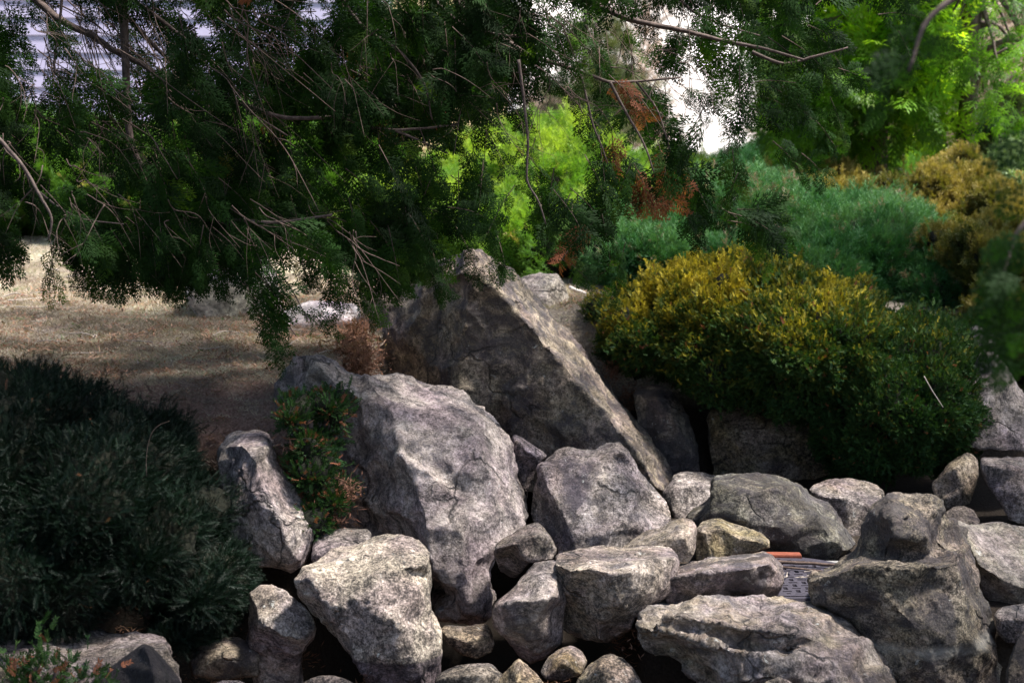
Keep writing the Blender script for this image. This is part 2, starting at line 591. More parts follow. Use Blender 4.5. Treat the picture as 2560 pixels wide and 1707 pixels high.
def build_ground():
    xs = np.unique(np.concatenate([np.linspace(-400, -20, 14), np.linspace(-20, -5, 24), np.linspace(-5, 6, 150), np.linspace(6, 20, 24), np.linspace(20, 400, 14)]))
    ys = np.unique(np.concatenate([np.linspace(-60, 2, 8), np.linspace(2, 16, 190), np.linspace(16, 60, 50), np.linspace(60, 420, 14)]))
    X, Y = np.meshgrid(xs, ys)
    Z = ground_z(X, Y)
    V = np.stack([X.ravel(), Y.ravel(), Z.ravel()], 1)
    nx, ny = len(xs), len(ys)
    F = [(j * nx + i, j * nx + i + 1, (j + 1) * nx + i + 1, (j + 1) * nx + i) for j in range(ny - 1) for i in range(nx - 1)]
    m = NT("ground_soil_and_turf")
    pos = m.pos()
    sep = m.n("ShaderNodeSeparateXYZ"); m.t.links.new(pos, sep.inputs[0])
    fine = m.noise(pos, 90, 4, .7)
    med = m.noise(pos, 7, 4, .6, .4)
    dry = m.ramp(fine, [(.3, (.14, .11, .09)), (.5, (.28, .235, .19)), (.7, (.46, .41, .33))])
    red = m.ramp(fine, [(.3, (.15, .09, .075)), (.6, (.36, .235, .19)), (.8, (.50, .37, .29))])
    near = m.math('ADD', m.math('MULTIPLY', m.math('SUBTRACT', 8.6, sep.outputs[1]), .8), m.math('MULTIPLY', m.math('SUBTRACT', med, .5), 3.0), clamp=True)
    col = m.mix(near, dry, red)
    green = m.ramp(fine, [(.3, (.10, .15, .04)), (.7, (.26, .32, .10))])
    gf = m.math('MULTIPLY', m.math('SUBTRACT', sep.outputs[1], 15.0), .4, clamp=True)
    gf2 = m.math('MULTIPLY', gf, m.math('GREATER_THAN', sep.outputs[0], -2.0))
    col = m.mix(gf2, col, green)
    far = m.math('MULTIPLY', m.math('SUBTRACT', sep.outputs[1], 24), .5, clamp=True)
    col = m.mix(far, col, m.ramp(m.noise(pos, .3, 3), [(.4, (.30, .275, .25)), (.6, (.50, .47, .44))]))  # pale far colour lets the added rise burn out white
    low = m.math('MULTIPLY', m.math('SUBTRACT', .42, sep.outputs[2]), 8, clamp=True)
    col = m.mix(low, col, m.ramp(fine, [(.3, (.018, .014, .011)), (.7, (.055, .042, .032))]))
    m.t.links.new(col, m.bsdf.inputs["Base Color"])
    m.bsdf.inputs["Roughness"].default_value = .95
    m.bsdf.inputs["Specular IOR Level"].default_value = .15
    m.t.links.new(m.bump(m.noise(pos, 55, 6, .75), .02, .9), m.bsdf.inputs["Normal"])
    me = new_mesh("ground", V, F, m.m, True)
    o = link("ground", me); tag(o, kind="structure", label="dry sloping ground rising behind the rock bank")


build_ground()

# ------------------------------------------------------------------ boulders
TEX = {}


def tex(kind, scale, **kw):
    key = (kind, scale)
    if key not in TEX:
        t = bpy.data.textures.new("relief", kind); t.noise_scale = scale
        for k, v in kw.items(): setattr(t, k, v)
        TEX[key] = t
    return TEX[key]


def hash_i(t):
    h = 7
    for ch in t: h = (h * 31 + ord(ch)) % 1000003
    return h


def rock(name, label, outline, ridges, Y, T, pts=(), dark=.35, warm=.3, pale=1.0, mark=(-9, 0, 0), vox=.011, rough=1.0, smooth=4, strata=0.0, grain=None, cat="boulder", group="boulders of the rock bank"):
    """outline: [(px, py[, depth offset])], ridges: polylines of (px, py, offset) that crease the face"""
    ol = [(p[0], p[1], p[2] if len(p) > 2 else 0.0) for p in outline]
    allp = list(ol); edges = []
    n = len(ol)
    edges += [(i, (i + 1) % n) for i in range(n)]
    for r in ridges:
        s = len(allp)
        allp += list(r)
        edges += [(s + i, s + i + 1) for i in range(len(r) - 1)]
    allp += list(pts)
    v2 = [Vector((p[0] / 1000, p[1] / 1000)) for p in allp]
    vo, eo, fo, ov, oe, of = delaunay_2d_cdt(v2, edges, [], 1, 1e-5)
    V = []
    xs = np.array([(p[0] / 1000, p[1] / 1000) for p in allp]); ds = np.array([p[2] for p in allp])
    for i, v in enumerate(vo):
        if ov[i]:
            d = allp[ov[i][0]][2]
        else:
            w = 1 / (np.hypot(xs[:, 0] - v.x, xs[:, 1] - v.y) + 1e-4) ** 3
            d = float((w * ds).sum() / w.sum())
        V.append(P(v.x * 1000, v.y * 1000, Y + d))
    F = [tuple(f) for f in fo]
    cx = sum(p[0] for p in ol) / n; cy = sum(p[1] for p in ol) / n
    map_in = {}
    for i, src in enumerate(ov):
        for s in src:
            if s < n: map_in[s] = i
    def ring(scale, dd, pull):
        s = len(V)
        for p in ol:
            V.append(P(cx + (p[0] - cx) * scale, cy + (p[1] - cy) * scale, Y + p[2] * pull + dd))
        return s
    r1 = ring(.97, T * .32, .8)
    r2 = ring(.82, T * .75, .5)
    r3 = ring(.45, T, .2)
    cidx = len(V); V.append(P(cx, cy, Y + T * 1.03))
    for i in range(n):
        j = (i + 1) % n
        F.append((map_in.get(j, j), map_in.get(i, i), r1 + i, r1 + j))
        F.append((r1 + j, r1 + i, r2 + i, r2 + j))
        F.append((r2 + j, r2 + i, r3 + i, r3 + j))
        F.append((r3 + j, r3 + i, cidx))
    c = P(cx, cy, Y + T * .3)
    me = new_mesh(name, [v - c for v in V], F, M_ROCK, True)
    o = link(name, me, None, c)
    rm = o.modifiers.new("solid", 'REMESH'); rm.mode = 'VOXEL'; rm.voxel_size = vox; rm.use_smooth_shade = True
    sm = o.modifiers.new("weather", 'SMOOTH'); sm.factor = .5; sm.iterations = 1
    size = max(max(p[0] for p in ol) - min(p[0] for p in ol), max(p[1] for p in ol) - min(p[1] for p in ol)) * Y / FPX
    k = min(1.0, size / .8) * rough
    for kind, sc, st, mid, kw in (('CLOUDS', .34, .035 * k, .48, dict(noise_depth=1)),
                                  ('MUSGRAVE', .22, .022 * k, .75, dict(musgrave_type='RIDGED_MULTIFRACTAL', octaves=4, lacunarity=2.1, offset=.9, gain=1.6, dimension_max=.9)),
                                  ('VORONOI', .20, .020 * k, .5, dict(weight_1=-1.0, weight_2=1.0, distance_metric='MANHATTAN')),
                                  ('CLOUDS', .060, .020 * k, .46, dict(noise_depth=4)), ('CLOUDS', .022, .009 * min(1, rough), .46, dict(noise_depth=3))):
        d = o.modifiers.new("relief", 'DISPLACE'); d.texture = tex(kind, sc, **kw); d.strength = st; d.mid_level = mid; d.texture_coords = 'GLOBAL'
    if strata:
        t = tex('WOOD', .11, wood_type='BANDNOISE', noise_basis_2='SAW', turbulence=6)
        d = o.modifiers.new("layers", 'DISPLACE'); d.texture = t; d.strength = strata; d.mid_level = .6; d.texture_coords = 'GLOBAL'
    tag(o, label, cat, group)
    o["grain"] = float(grain if grain is not None else 1.0 + .9 * ((hash_i(label) % 97) / 97.0)); o["hue"] = float((hash_i(label) % 53) / 53.0)
    o["stain"] = float(dark); o["lichen"] = float(warm); o["paleness"] = float(pale)
    o["mark_height"] = float(mark[0]); o["mark_below"] = float(mark[1]); o["mark_band"] = float(mark[2])
    return o


# the great leaning boulder
rock("leaning_boulder", "tallest boulder, wedge shaped, pale slope falling right and dark brown face",
     [(905, 762, .75), (913, 740, .75), (950, 712, .72), (1026, 674, .6), (1080, 655, .5), (1126, 636, .36), (1160, 621, .20), (1194, 623, .24), (1233, 636, .34), (1267, 660, .42), (1302, 694, .62),
      (1359, 767, .75), (1424, 826, .78), (1478, 893, .76), (1539, 970, .70), (1596, 1043, .62), (1638, 1100, .50), (1663, 1147, .38), (1684, 1199, .22), (1668, 1232, .05), (1600, 1260, .02), (1380, 1250, .15), (1150, 1180, .35), (940, 1000, .7),
      (908, 917, .75), (902, 880, .75), (902, 841, .75)],
     [[(1140, 690, .08), (1194, 684, .05), (1217, 703, .04), (1271, 749, .03), (1290, 780, .03), (1313, 796, .02), (1359, 852, .02), (1416, 910, .0), (1447, 956, .0), (1516, 1032, -.03), (1562, 1086, -.05), (1600, 1139, -.08), (1640, 1215, -.05)],
      [(1152, 690, .10), (1166, 800, .06), (1160, 870, .08), (1120, 930, .12), (1150, 990, .08)]],
     8.0, 1.1,
     pts=[(1000, 760, .46), (960, 850, .52), (1060, 800, .32), (1050, 900, .36), (1250, 850, .06), (1240, 1000, .10), (1400, 1080, .03), (1500, 1160, .0), (1300, 930, .06), (1100, 720, .26), (1250, 1080, .16), (1380, 1180, .12)],
     dark=.7, warm=.22, pale=1.2, vox=.0125, smooth=3)
rock("pale_boulder", "white topped boulder tucked behind the tallest wedge boulder",
     [(1290, 702, .2), (1310, 692, .25), (1332, 687, .25), (1393, 689, .25), (1405, 706, .22), (1424, 741, .2), (1451, 783, .18), (1478, 826, .15), (1497, 855, .1), (1480, 890, .1), (1400, 900, .1), (1300, 800, .15)],
     [[(1390, 700, .15), (1364, 740, .02), (1374, 785, -.02), (1410, 830, -.04), (1455, 880, -.05)]],
     9.3, .6, pts=[(1330, 740, .05)], dark=.3, warm=.1, pale=1.5)
rock("layered_boulder", "large pale boulder at the centre with a dark left face and long crack",
     [(676, 985, .6), (690, 958, .6), (708, 934, .58), (727, 893, .56), (765, 886, .55), (804, 890, .52), (842, 903, .5), (850, 909, .5), (907, 936, .52), (950, 932, .62), (1003, 934, .66), (1041, 949, .66), (1126, 959, .62), (1175, 981, .58),
      (1214, 1012, .52), (1244, 1058, .46), (1275, 1105, .40), (1290, 1150, .34), (1303, 1194, .28), (1320, 1230, .22), (1325, 1298, .14), (1290, 1345, .05), (1245, 1380, -.02), (1231, 1430, -.06), (1231, 1465, -.08), (1243, 1492, -.08), (1229, 1530, -.08), (1197, 1562, -.06),
      (1174, 1566, -.05), (1124, 1562, -.05), (1092, 1550, -.05), (1088, 1532, -.08), (1108, 1515, -.1), (1130, 1500, -.1), (1134, 1485, -.1), (1094, 1460, -.05), (1074, 1450, 0), (1040, 1420, .1), (1000, 1400, .2), (868, 1380, .42), (780, 1330, .55), (720, 1180, .6), (680, 1060, .62)],
     [[(920, 940, .36), (955, 985, .24), (980, 1024, .14), (992, 1078, .08), (1006, 1107, .04), (1013, 1130, .03), (1025, 1195, -.02), (1040, 1233, -.05), (1055, 1279, -.10), (1067, 1321, -.13), (1075, 1394, -.13), (1100, 1440, -.13)],
      [(800, 915, .30), (850, 970, .27), (900, 1000, .25)],
      [(1000, 1118, .05), (1040, 1155, .02), (1075, 1165, .03), (1110, 1195, .02), (1145, 1225, .02)],
      [(1003, 1126, .00), (1038, 1165, -.025), (1072, 1176, -.02), (1105, 1205, -.03), (1142, 1236, -.03)]],
     6.7, 1.0,
     pts=[(760, 950, .46), (740, 1050, .5), (850, 1100, .34), (900, 1250, .28), (960, 1200, .16), (1100, 1030, .18), (1180, 1080, .12), (1230, 1180, .05), (1250, 1270, -.02), (1160, 1330, -.13), (1160, 1430, -.16), (1180, 1520, -.18), (1100, 1100, .1), (1200, 1020, .38)],
     dark=.28, warm=.12, pale=1.25, vox=.0115, smooth=2)
rock("block_boulder", "mottled square boulder between the layered boulder and the tallest boulder",
     [(1342, 1178, .12), (1347, 1158, .15), (1358, 1147, .18), (1391, 1129, .22), (1430, 1123, .25), (1476, 1122, .26), (1497, 1118, .26), (1524, 1105, .28), (1550, 1104, .28), (1575, 1120, .28), (1585, 1145, .25), (1596, 1170, .22), (1613, 1195, .2), (1650, 1233, .16), (1672, 1265, .12), (1684, 1294, .05), (1675, 1320, 0), (1640, 1345, -.04),
      (1567, 1390, -.1), (1468, 1400, -.1), (1399, 1395, -.06), (1380, 1360, -.02), (1358, 1325, .03), (1328, 1302, .1), (1324, 1260, .12), (1328, 1215, .12)],
     [[(1352, 1172, .06), (1366, 1218, .0), (1391, 1260, -.03), (1418, 1312, -.08), (1440, 1370, -.1)],
      [(1352, 1172, .06), (1400, 1155, .10), (1460, 1160, .10), (1520, 1135, .12), (1560, 1130, .14)]],
     7.0, .6, pts=[(1500, 1250, -.03), (1580, 1280, -.05), (1480, 1330, -.09), (1600, 1210, .04)], dark=.5, warm=.3, pale=1.2, vox=.0095, smooth=2)
rock("wedge_stone", "narrow brown wedge stone squeezed beside the mottled square boulder",
     [(1277, 1100, .05), (1284, 1084, .08), (1309, 1096, .08), (1344, 1119, .08), (1368, 1139, .08), (1348, 1164, .02), (1330, 1215, 0), (1318, 1250, 0), (1296, 1200, 0), (1282, 1150, 0)],
     [[(1290, 1098, -.02), (1318, 1125, -.04), (1340, 1140, -.03)]], 7.25, .35, dark=.5, warm=.5, pale=.85, vox=.008)
rock("flat_topped_boulder", "flat topped boulder with a shaded front, right of the centre gap",
     [(1382, 1400, .0), (1386, 1388, .1), (1410, 1377, .18), (1437, 1370, .26), (1487, 1364, .32), (1544, 1366, .35), (1606, 1370, .36), (1640, 1364, .34), (1678, 1366, .32), (1697, 1381, .25), (1708, 1402, .15), (1700, 1440, .1), (1680, 1480, .06), (1659, 1501, .02), (1606, 1520, -.02), (1590, 1548, -.02), (1583, 1578, 0),
      (1521, 1613, .06), (1491, 1610, .06), (1450, 1600, .1), (1414, 1579, .12), (1391, 1539, .12), (1386, 1490, .06), (1388, 1451, .02)],
     [[(1384, 1408, -.04), (1430, 1427, -.12), (1476, 1419, -.14), (1525, 1430, -.16), (1575, 1423, -.14), (1602, 1404, -.06), (1632, 1392, .0), (1690, 1390, .05)],
      [(1525, 1430, -.16), (1545, 1500, -.13), (1500, 1560, -.04), (1500, 1600, -.02)]],
     6.1, .6, pts=[(1440, 1520, .0), (1580, 1480, -.1), (1640, 1440, -.05), (1410, 1480, -.04)], dark=.42, warm=.35, pale=1.0, vox=.009, smooth=2)
rock("elongated_stone", "long low stone lying beside the patterned iron cover",
     [(1636, 1447, .05), (1650, 1432, .1), (1667, 1423, .15), (1724, 1402, .22), (1797, 1384, .26), (1851, 1378, .26), (1908, 1373, .25), (1935, 1385, .2), (1950, 1412, .12), (1958, 1444, .06), (1950, 1471, .05), (1939, 1494, .05), (1908, 1486, .03), (1851, 1480, .02), (1797, 1488, .02), (1728, 1499, .02), (1690, 1516, .03), (1667, 1505, .04), (1645, 1478, .05)],
     [[(1655, 1448, .0), (1736, 1432, -.05), (1812, 1425, -.06), (1870, 1421, -.06), (1925, 1405, -.03)]], 6.15, .4, pts=[(1740, 1470, -.03), (1880, 1455, -.05)], dark=.6, warm=.7, pale=.8, vox=.0085, smooth=1, rough=1.1)
rock("small_cracked_stone", "small cracked stone with a black hollow below, right of the layered boulder",
     [(1233, 1380, 0), (1240, 1362, .05), (1266, 1340, .1), (1300, 1322, .14), (1319, 1313, .15), (1342, 1306, .15), (1360, 1321, .14), (1378, 1340, .12), (1393, 1374, .06), (1385, 1398, .02), (1352, 1404, 0), (1327, 1406, 0), (1308, 1428, .08), (1285, 1445, .2), (1250, 1425, .2)],
     [[(1240, 1370, -.04), (1290, 1358, -.03), (1330, 1335, -.02), (1372, 1345, .0)], [(1290, 1358, -.03), (1312, 1395, -.03)]], 6.3, .35, dark=.5, warm=.5, pale=.95, vox=.007, rough=1.2)
rock("shouldered_stone", "rounded stone leaning left against the flat topped boulder",
     [(1400, 1400, .15), (1381, 1396, .15), (1339, 1403, .15), (1322, 1418, .12), (1310, 1434, .1), (1281, 1471, .08), (1251, 1493, .06), (1231, 1514, .04), (1227, 1543, .03), (1236, 1565, .03), (1251, 1585, .05), (1270, 1606, .1), (1289, 1630, .12), (1327, 1660, .12), (1365, 1645, .1), (1400, 1610, .08), (1420, 1500, .1)],
     [[(1285, 1500, -.05), (1340, 1500, -.07), (1390, 1490, -.05)], [(1262, 1510, -.04), (1290, 1570, -.02), (1330, 1620, .02)]], 6.0, .5, pts=[(1350, 1440, .02), (1340, 1560, -.04)], dark=.4, warm=.35, pale=1.05, vox=.008)
rock("slab_boulder", "tall pale front slab with a dark water mark along its foot",
     [(742, 1458, .1), (757, 1425, .14), (772, 1408, .18), (800, 1390, .25), (830, 1375, .30), (876, 1360, .34), (929, 1336, .36), (967, 1328, .36), (1006, 1328, .34), (1026, 1342, .32), (1055, 1370, .26), (1068, 1390, .2), (1074, 1444, .12), (1071, 1490, .08), (1076, 1532, .05), (1098, 1585, .03), (1108, 1631, .02), (1109, 1666, .02), (1100, 1720, .03), (1080, 1790, .05), (950, 1800, .05),
      (918, 1710, .05), (887, 1662, .08), (849, 1600, .10), (799, 1541, .14), (742, 1490, .14)],
     [[(768, 1440, .03), (840, 1437, .02), (920, 1432, -.01), (1000, 1420, -.01), (1066, 1410, .06)],
      [(768, 1440, .03), (800, 1500, .0), (850, 1570, -.04), (880, 1640, -.06), (930, 1710, -.06)]],
     5.8, .6, pts=[(920, 1380, .16), (1000, 1370, .18), (920, 1500, -.08), (1000, 1560, -.12), (1040, 1480, -.06), (990, 1640, -.12), (1050, 1650, -.08), (1060, 1730, -.06)], dark=.25, warm=.1, pale=1.18, grain=1.5, mark=(-.085, 1, 0), vox=.0095, smooth=2)
rock("left_bank_boulder", "rounded grey boulder left of the plant filled gap, partly behind the dark yew",
     [(540, 1115, .3), (566, 1086, .32), (597, 1072, .33), (651, 1071, .32), (674, 1081, .3), (685, 1102, .28), (688, 1130, .25), (701, 1164, .22), (735, 1205, .18), (762, 1248, .14), (789, 1287, .1), (799, 1317, .06), (784, 1340, .04), (770, 1383, .02), (758, 1413, 0), (727, 1433, 0), (689, 1426, 0), (650, 1420, 0), (590, 1380, .05), (550, 1260, .15)],
     [[(600, 1110, .12), (640, 1160, .03), (660, 1230, -.04), (700, 1300, -.08), (720, 1370, -.08)]], 6.5, .7, pts=[(620, 1250, -.02), (670, 1120, .1), (740, 1300, -.04)], dark=.2, warm=.25, pale=1.5, vox=.0095, smooth=2)
rock("perched_slab", "small flat violet slab resting behind the tall pale front slab",
     [(778, 1392, .05), (784, 1350, .15), (799, 1320, .25), (868, 1318, .28), (918, 1320, .28), (931, 1333, .24), (925, 1370, .1), (870, 1390, .05), (814, 1400, .02), (780, 1406, .02)],
     [[(790, 1385, .0), (850, 1358, .06), (925, 1338, .15)]], 6.4, .3, dark=.15, warm=.15, pale=1.35, vox=.007, rough=.7)
rock("ledge_boulder", "small boulder with a lit rounded shoulder, right of the dark yew's foot",
     [(620, 1480, .1), (650, 1465, .1), (681, 1463, .1), (708, 1473, .1), (727, 1489, .1), (765, 1519, .08), (782, 1547, .06), (790, 1568, .04), (786, 1593, .04), (766, 1617, .08), (760, 1643, .1), (755, 1710, .12), (740, 1770, .12), (640, 1760, .15), (610, 1640, .15)],
     [[(650, 1560, -.04), (700, 1590, -.07), (750, 1600, -.06)], [(690, 1640, .05), (745, 1640, .05)]], 5.95, .5, pts=[(700, 1530, -.02)], dark=.35, warm=.4, pale=1.15, vox=.008, smooth=2, rough=1.15)
rock("corner_boulder", "broad low boulder with a flat top at the foot of the dark yew",
     [(-80, 1600, .2), (0, 1588, .3), (38, 1584, .32), (134, 1577, .36), (184, 1575, .38), (249, 1579, .38), (306, 1575, .38), (383, 1581, .36), (406, 1588, .32), (425, 1607, .25), (433, 1643, .12), (444, 1681, .05), (452, 1720, 0), (455, 1800, 0), (200, 1840, 0), (-90, 1840, 0), (-100, 1700, .05)],
     [[(-60, 1620, .05), (20, 1640, .0), (130, 1655, -.02), (250, 1650, -.02), (350, 1630, .02), (418, 1615, .08)]], 5.4, .7, pts=[(150, 1730, -.08), (330, 1720, -.08)], dark=.3, warm=.4, pale=.85, vox=.0095)
rock("dark_pointed_stone", "almost black pointed stone in front of the broad low boulder",
     [(225, 1705, .1), (250, 1685, .1), (291, 1654, .1), (333, 1620, .1), (356, 1605, .1), (383, 1611, .08), (406, 1638, .05), (425, 1662, .04), (455, 1708, .02), (470, 1800, 0), (210, 1800, .05)],
     [[(362, 1618, .02), (385, 1680, -.06), (390, 1760, -.08)]], 5.1, .35, dark=1.0, warm=.1, pale=.28, vox=.008, rough=.6)
rock("corner_chip", "dark sliver of stone in the lower left corner",
     [(-60, 1640, 0), (0, 1668, 0), (25, 1700, 0), (40, 1780, 0), (-60, 1800, 0)], [], 4.95, .25, dark=.6, warm=.5, pale=.5, vox=.01)
rock("hat_boulder", "two tiered boulder with a round knob on top and a pale water line",
     [(2013, 1448, .1), (2029, 1428, .15), (2071, 1419, .25), (2098, 1397, .3), (2125, 1382, .3), (2140, 1372, .28), (2142, 1337, .3), (2144, 1308, .3), (2163, 1271, .3), (2186, 1248, .3), (2220, 1231, .3), (2255, 1234, .3), (2286, 1237, .3), (2312, 1229, .3), (2343, 1240, .3), (2358, 1267, .3), (2367, 1295, .35), (2389, 1298, .4), (2416, 1320, .4), (2427, 1352, .36),
      (2439, 1394, .32), (2450, 1436, .28), (2458, 1494, .22), (2474, 1520, .18), (2488, 1559, .12), (2498, 1604, .08), (2504, 1650, .05), (2508, 1720, .05), (2505, 1810, .05), (2260, 1815, 0), (2200, 1700, 0), (2160, 1600, 0), (2132, 1551, .0), (2102, 1539, 0), (2064, 1516, .0), (2033, 1504, .03), (2022, 1480, .06)],
     [[(2025, 1452, .04), (2080, 1438, -.02), (2140, 1414, -.06), (2200, 1412, -.10), (2270, 1418, -.12), (2340, 1412, -.09), (2400, 1392, .02)],
      [(2150, 1374, .26), (2200, 1391, .19), (2260, 1396, .18), (2330, 1390, .20), (2366, 1352, .28), (2369, 1310, .33)],
      [(2330, 1470, -.06), (2400, 1480, -.02), (2450, 1510, .06)]],
     5.75, .7, pts=[(2200, 1290, .14), (2270, 1280, .12), (2330, 1300, .17), (2230, 1345, .09), (2300, 1350, .10), (2200, 1480, -.10), (2280, 1560, -.14), (2400, 1600, -.1), (2350, 1700, -.12), (2100, 1480, -.04)],
     dark=.72, warm=.25, pale=.85, mark=(-.03, 0, .9), vox=.0095, smooth=1)
rock("strata_boulder", "wide front boulder split by long horizontal layers, lower right",
     [(1585, 1560, .05), (1594, 1530, .1), (1621, 1513, .16), (1659, 1511, .2), (1690, 1518, .2), (1713, 1500, .25), (1755, 1490, .3), (1812, 1485, .34), (1851, 1480, .36), (1900, 1484, .38), (1945, 1492, .38), (2025, 1502, .36), (2060, 1519, .32), (2098, 1542, .28), (2125, 1558, .24), (2159, 1589, .18), (2198, 1627, .12), (2224, 1658, .08), (2247, 1704, .05), (2265, 1800, .03),
      (1780, 1800, .05), (1745, 1707, .1), (1700, 1665, .1), (1640, 1640, .12), (1606, 1626, .12), (1588, 1598, .1)],
     [[(1690, 1535, .02), (1760, 1550, .0), (1850, 1565, -.02), (1950, 1580, -.04), (2060, 1600, -.02), (2130, 1620, 0)],
      [(1640, 1556, .03), (1701, 1572, .045), (1760, 1590, .03), (1812, 1603, .03), (1890, 1622, .02), (1965, 1633, .02)],
      [(1640, 1566, -.05), (1701, 1583, -.05), (1760, 1601, -.07), (1812, 1614, -.08), (1890, 1633, -.09), (1965, 1644, -.1)]],
     5.5, .6, pts=[(1660, 1540, .02), (1620, 1580, .02), (1800, 1520, .14), (1950, 1530, .14), (2050, 1550, .1), (1850, 1700, -.1), (2000, 1700, -.12), (2120, 1720, -.1), (1900, 1580, -.01), (2080, 1650, -.08)],
     dark=.45, warm=.55, pale=1.0, vox=.0085, smooth=1, rough=.95, strata=.012)
rock("front_edge_stone", "sliver of pale stone at the bottom edge before the layered front boulder",
     [(1900, 1730, .1), (1915, 1702, .1), (1945, 1690, .1), (1975, 1700, .1), (1995, 1725, .1), (1990, 1790, .05), (1905, 1790, .05)], [], 5.15, .25, dark=.3, warm=.3, pale=1.1, vox=.008)
rock("back_pale_stone", "pale violet stone at the foot of the tallest boulder's slope",
     [(1655, 1236, .05), (1684, 1186, .15), (1709, 1179, .2), (1750, 1180, .22), (1800, 1186, .22), (1800, 1225, .1), (1762, 1260, .05), (1715, 1300, 0), (1688, 1306, 0), (1678, 1275, 0)],
     [[(1690, 1215, .02), (1740, 1212, .05), (1785, 1200, .12)]], 7.8, .4, dark=.35, warm=.2, pale=1.1, vox=.0095)
rock("long_dark_boulder", "long brown boulder with a sloping right end behind the iron cover",
     [(1780, 1200, .18), (1795, 1188, .25), (1851, 1184, .3), (1916, 1179, .32), (1950, 1187, .32), (1983, 1202, .32), (2006, 1210, .32), (2025, 1233, .3), (2064, 1252, .28), (2094, 1275, .26), (2113, 1306, .22), (2136, 1337, .18), (2146, 1362, .14), (2136, 1377, .08), (2098, 1402, .02), (2060, 1420, 0), (1930, 1430, 0), (1760, 1380, .05), (1712, 1320, .12), (1712, 1287, .14), (1745, 1262, .12), (1772, 1236, .12)],
     [[(1785, 1202, .08), (1850, 1216, .0), (1905, 1225, -.02), (1950, 1212, .03), (1990, 1228, .02), (2020, 1262, .0), (2060, 1310, -.03), (2090, 1350, -.03), (2120, 1378, 0)],
      [(1783, 1210, .06), (1772, 1280, .0), (1790, 1320, -.03)]],
     6.98, .7, pts=[(1850, 1300, -.08), (1950, 1320, -.1), (2000, 1380, -.08), (1740, 1300, .05)], dark=.75, warm=.45, pale=.62, vox=.0105)
rock("egg_stone", "egg shaped brown stone with one bright shoulder on the long brown boulder's left",
     [(1737, 1340, .05), (1740, 1320, .08), (1752, 1305, .12), (1777, 1295, .15), (1799, 1292, .16), (1822, 1302, .15), (1861, 1317, .14), (1907, 1333, .1), (1926, 1351, .06), (1928, 1371, .04), (1891, 1377, .02), (1834, 1388, 0), (1777, 1399, 0), (1740, 1402, .03)],
     [[(1760, 1330, .0), (1800, 1318, .02), (1850, 1345, -.02), (1905, 1355, .0)]], 6.72, .35, dark=.4, warm=.7, pale=.95, vox=.0085, rough=.8)
rock("wrinkled_stone", "wrinkled pinkish stone wedged between the flat topped boulder and the egg shaped stone",
     [(1545, 1378, .1), (1562, 1361, .12), (1590, 1339, .15), (1621, 1325, .16), (1652, 1321, .16), (1678, 1298, .16), (1709, 1290, .14), (1728, 1298, .12), (1743, 1317, .08), (1741, 1352, .05), (1736, 1383, .02), (1720, 1407, 0), (1640, 1410, 0), (1560, 1400, .05)],
     [[(1590, 1362, .03), (1640, 1350, .02), (1690, 1325, .02), (1715, 1345, -.02)]], 6.6, .35, dark=.3, warm=.55, pale=1.05, vox=.0085, rough=1.1)
rock("dark_bank_boulder", "dark boulder with pale flecks under the golden yew's left edge",
     [(1575, 985, .1), (1600, 968, .15), (1631, 960, .16), (1660, 966, .16), (1684, 982, .15), (1707, 1020, .1), (1723, 1036, .08), (1738, 1086, .05), (1750, 1147, 0), (1752, 1185, 0), (1700, 1210, 0), (1640, 1160, 0), (1590, 1060, .05)],
     [[(1640, 990, .0), (1680, 1040, -.05), (1715, 1110, -.06)]], 8.5, .5, dark=.75, warm=.3, pale=.8, vox=.011)
rock("block_under_yew", "broad squarish block right under the overhanging golden yew",
     [(1768, 1020, .1), (1850, 1000, .2), (2000, 1000, .2), (2100, 1040, .15), (2110, 1130, .05), (2085, 1184, .02), (2025, 1198, .0), (1975, 1206, 0), (1900, 1205, 0), (1784, 1195, 0), (1768, 1130, .02)],
     [[(1790, 1080, -.04), (1900, 1070, -.05), (2050, 1100, -.03)]], 8.6, .5, dark=.35, warm=.7, pale=.75, vox=.012, rough=.7)
rock("low_round_boulder", "low rounded boulder behind the two tiered knob boulder",
     [(2018, 1222, .1), (2030, 1208, .15), (2064, 1198, .2), (2121, 1194, .22), (2178, 1205, .2), (2212, 1228, .15), (2220, 1300, .05), (2200, 1380, 0), (2120, 1370, 0), (2060, 1300, .05)],
     [[(2060, 1240, .03), (2120, 1245, .0), (2180, 1265, .02)]], 7.45, .5, dark=.4, warm=.5, pale=.8, vox=.012, rough=.7)
rock("right_tall_boulder", "tall angular boulder with a white upper edge right of the golden yew",
     [(2380, 1000, .2), (2430, 920, .25), (2450, 880, .28), (2481, 867, .3), (2507, 902, .3), (2542, 956, .28), (2570, 1000, .26), (2620, 1090, .2), (2620, 1128, .1), (2560, 1127, .02), (2496, 1129, 0), (2440, 1124, 0), (2400, 1118, .02), (2370, 1080, .1)],
     [[(2466, 880, .18), (2500, 930, .1), (2540, 1000, .06), (2590, 1080, .04)]], 7.9, .6, pts=[(2450, 1020, .0)], dark=.4, warm=.3, pale=.95, vox=.0115, rough=.8)
rock("violet_cap_stone", "small dark violet stone perched above the angular boulder at the right edge",
     [(2405, 850, .05), (2420, 826, .1), (2440, 812, .12), (2485, 832, .12), (2493, 852, .08), (2487, 868, .02), (2435, 869, 0)], [], 8.3, .35, dark=.7, warm=.1, pale=.8, vox=.01, rough=.8)
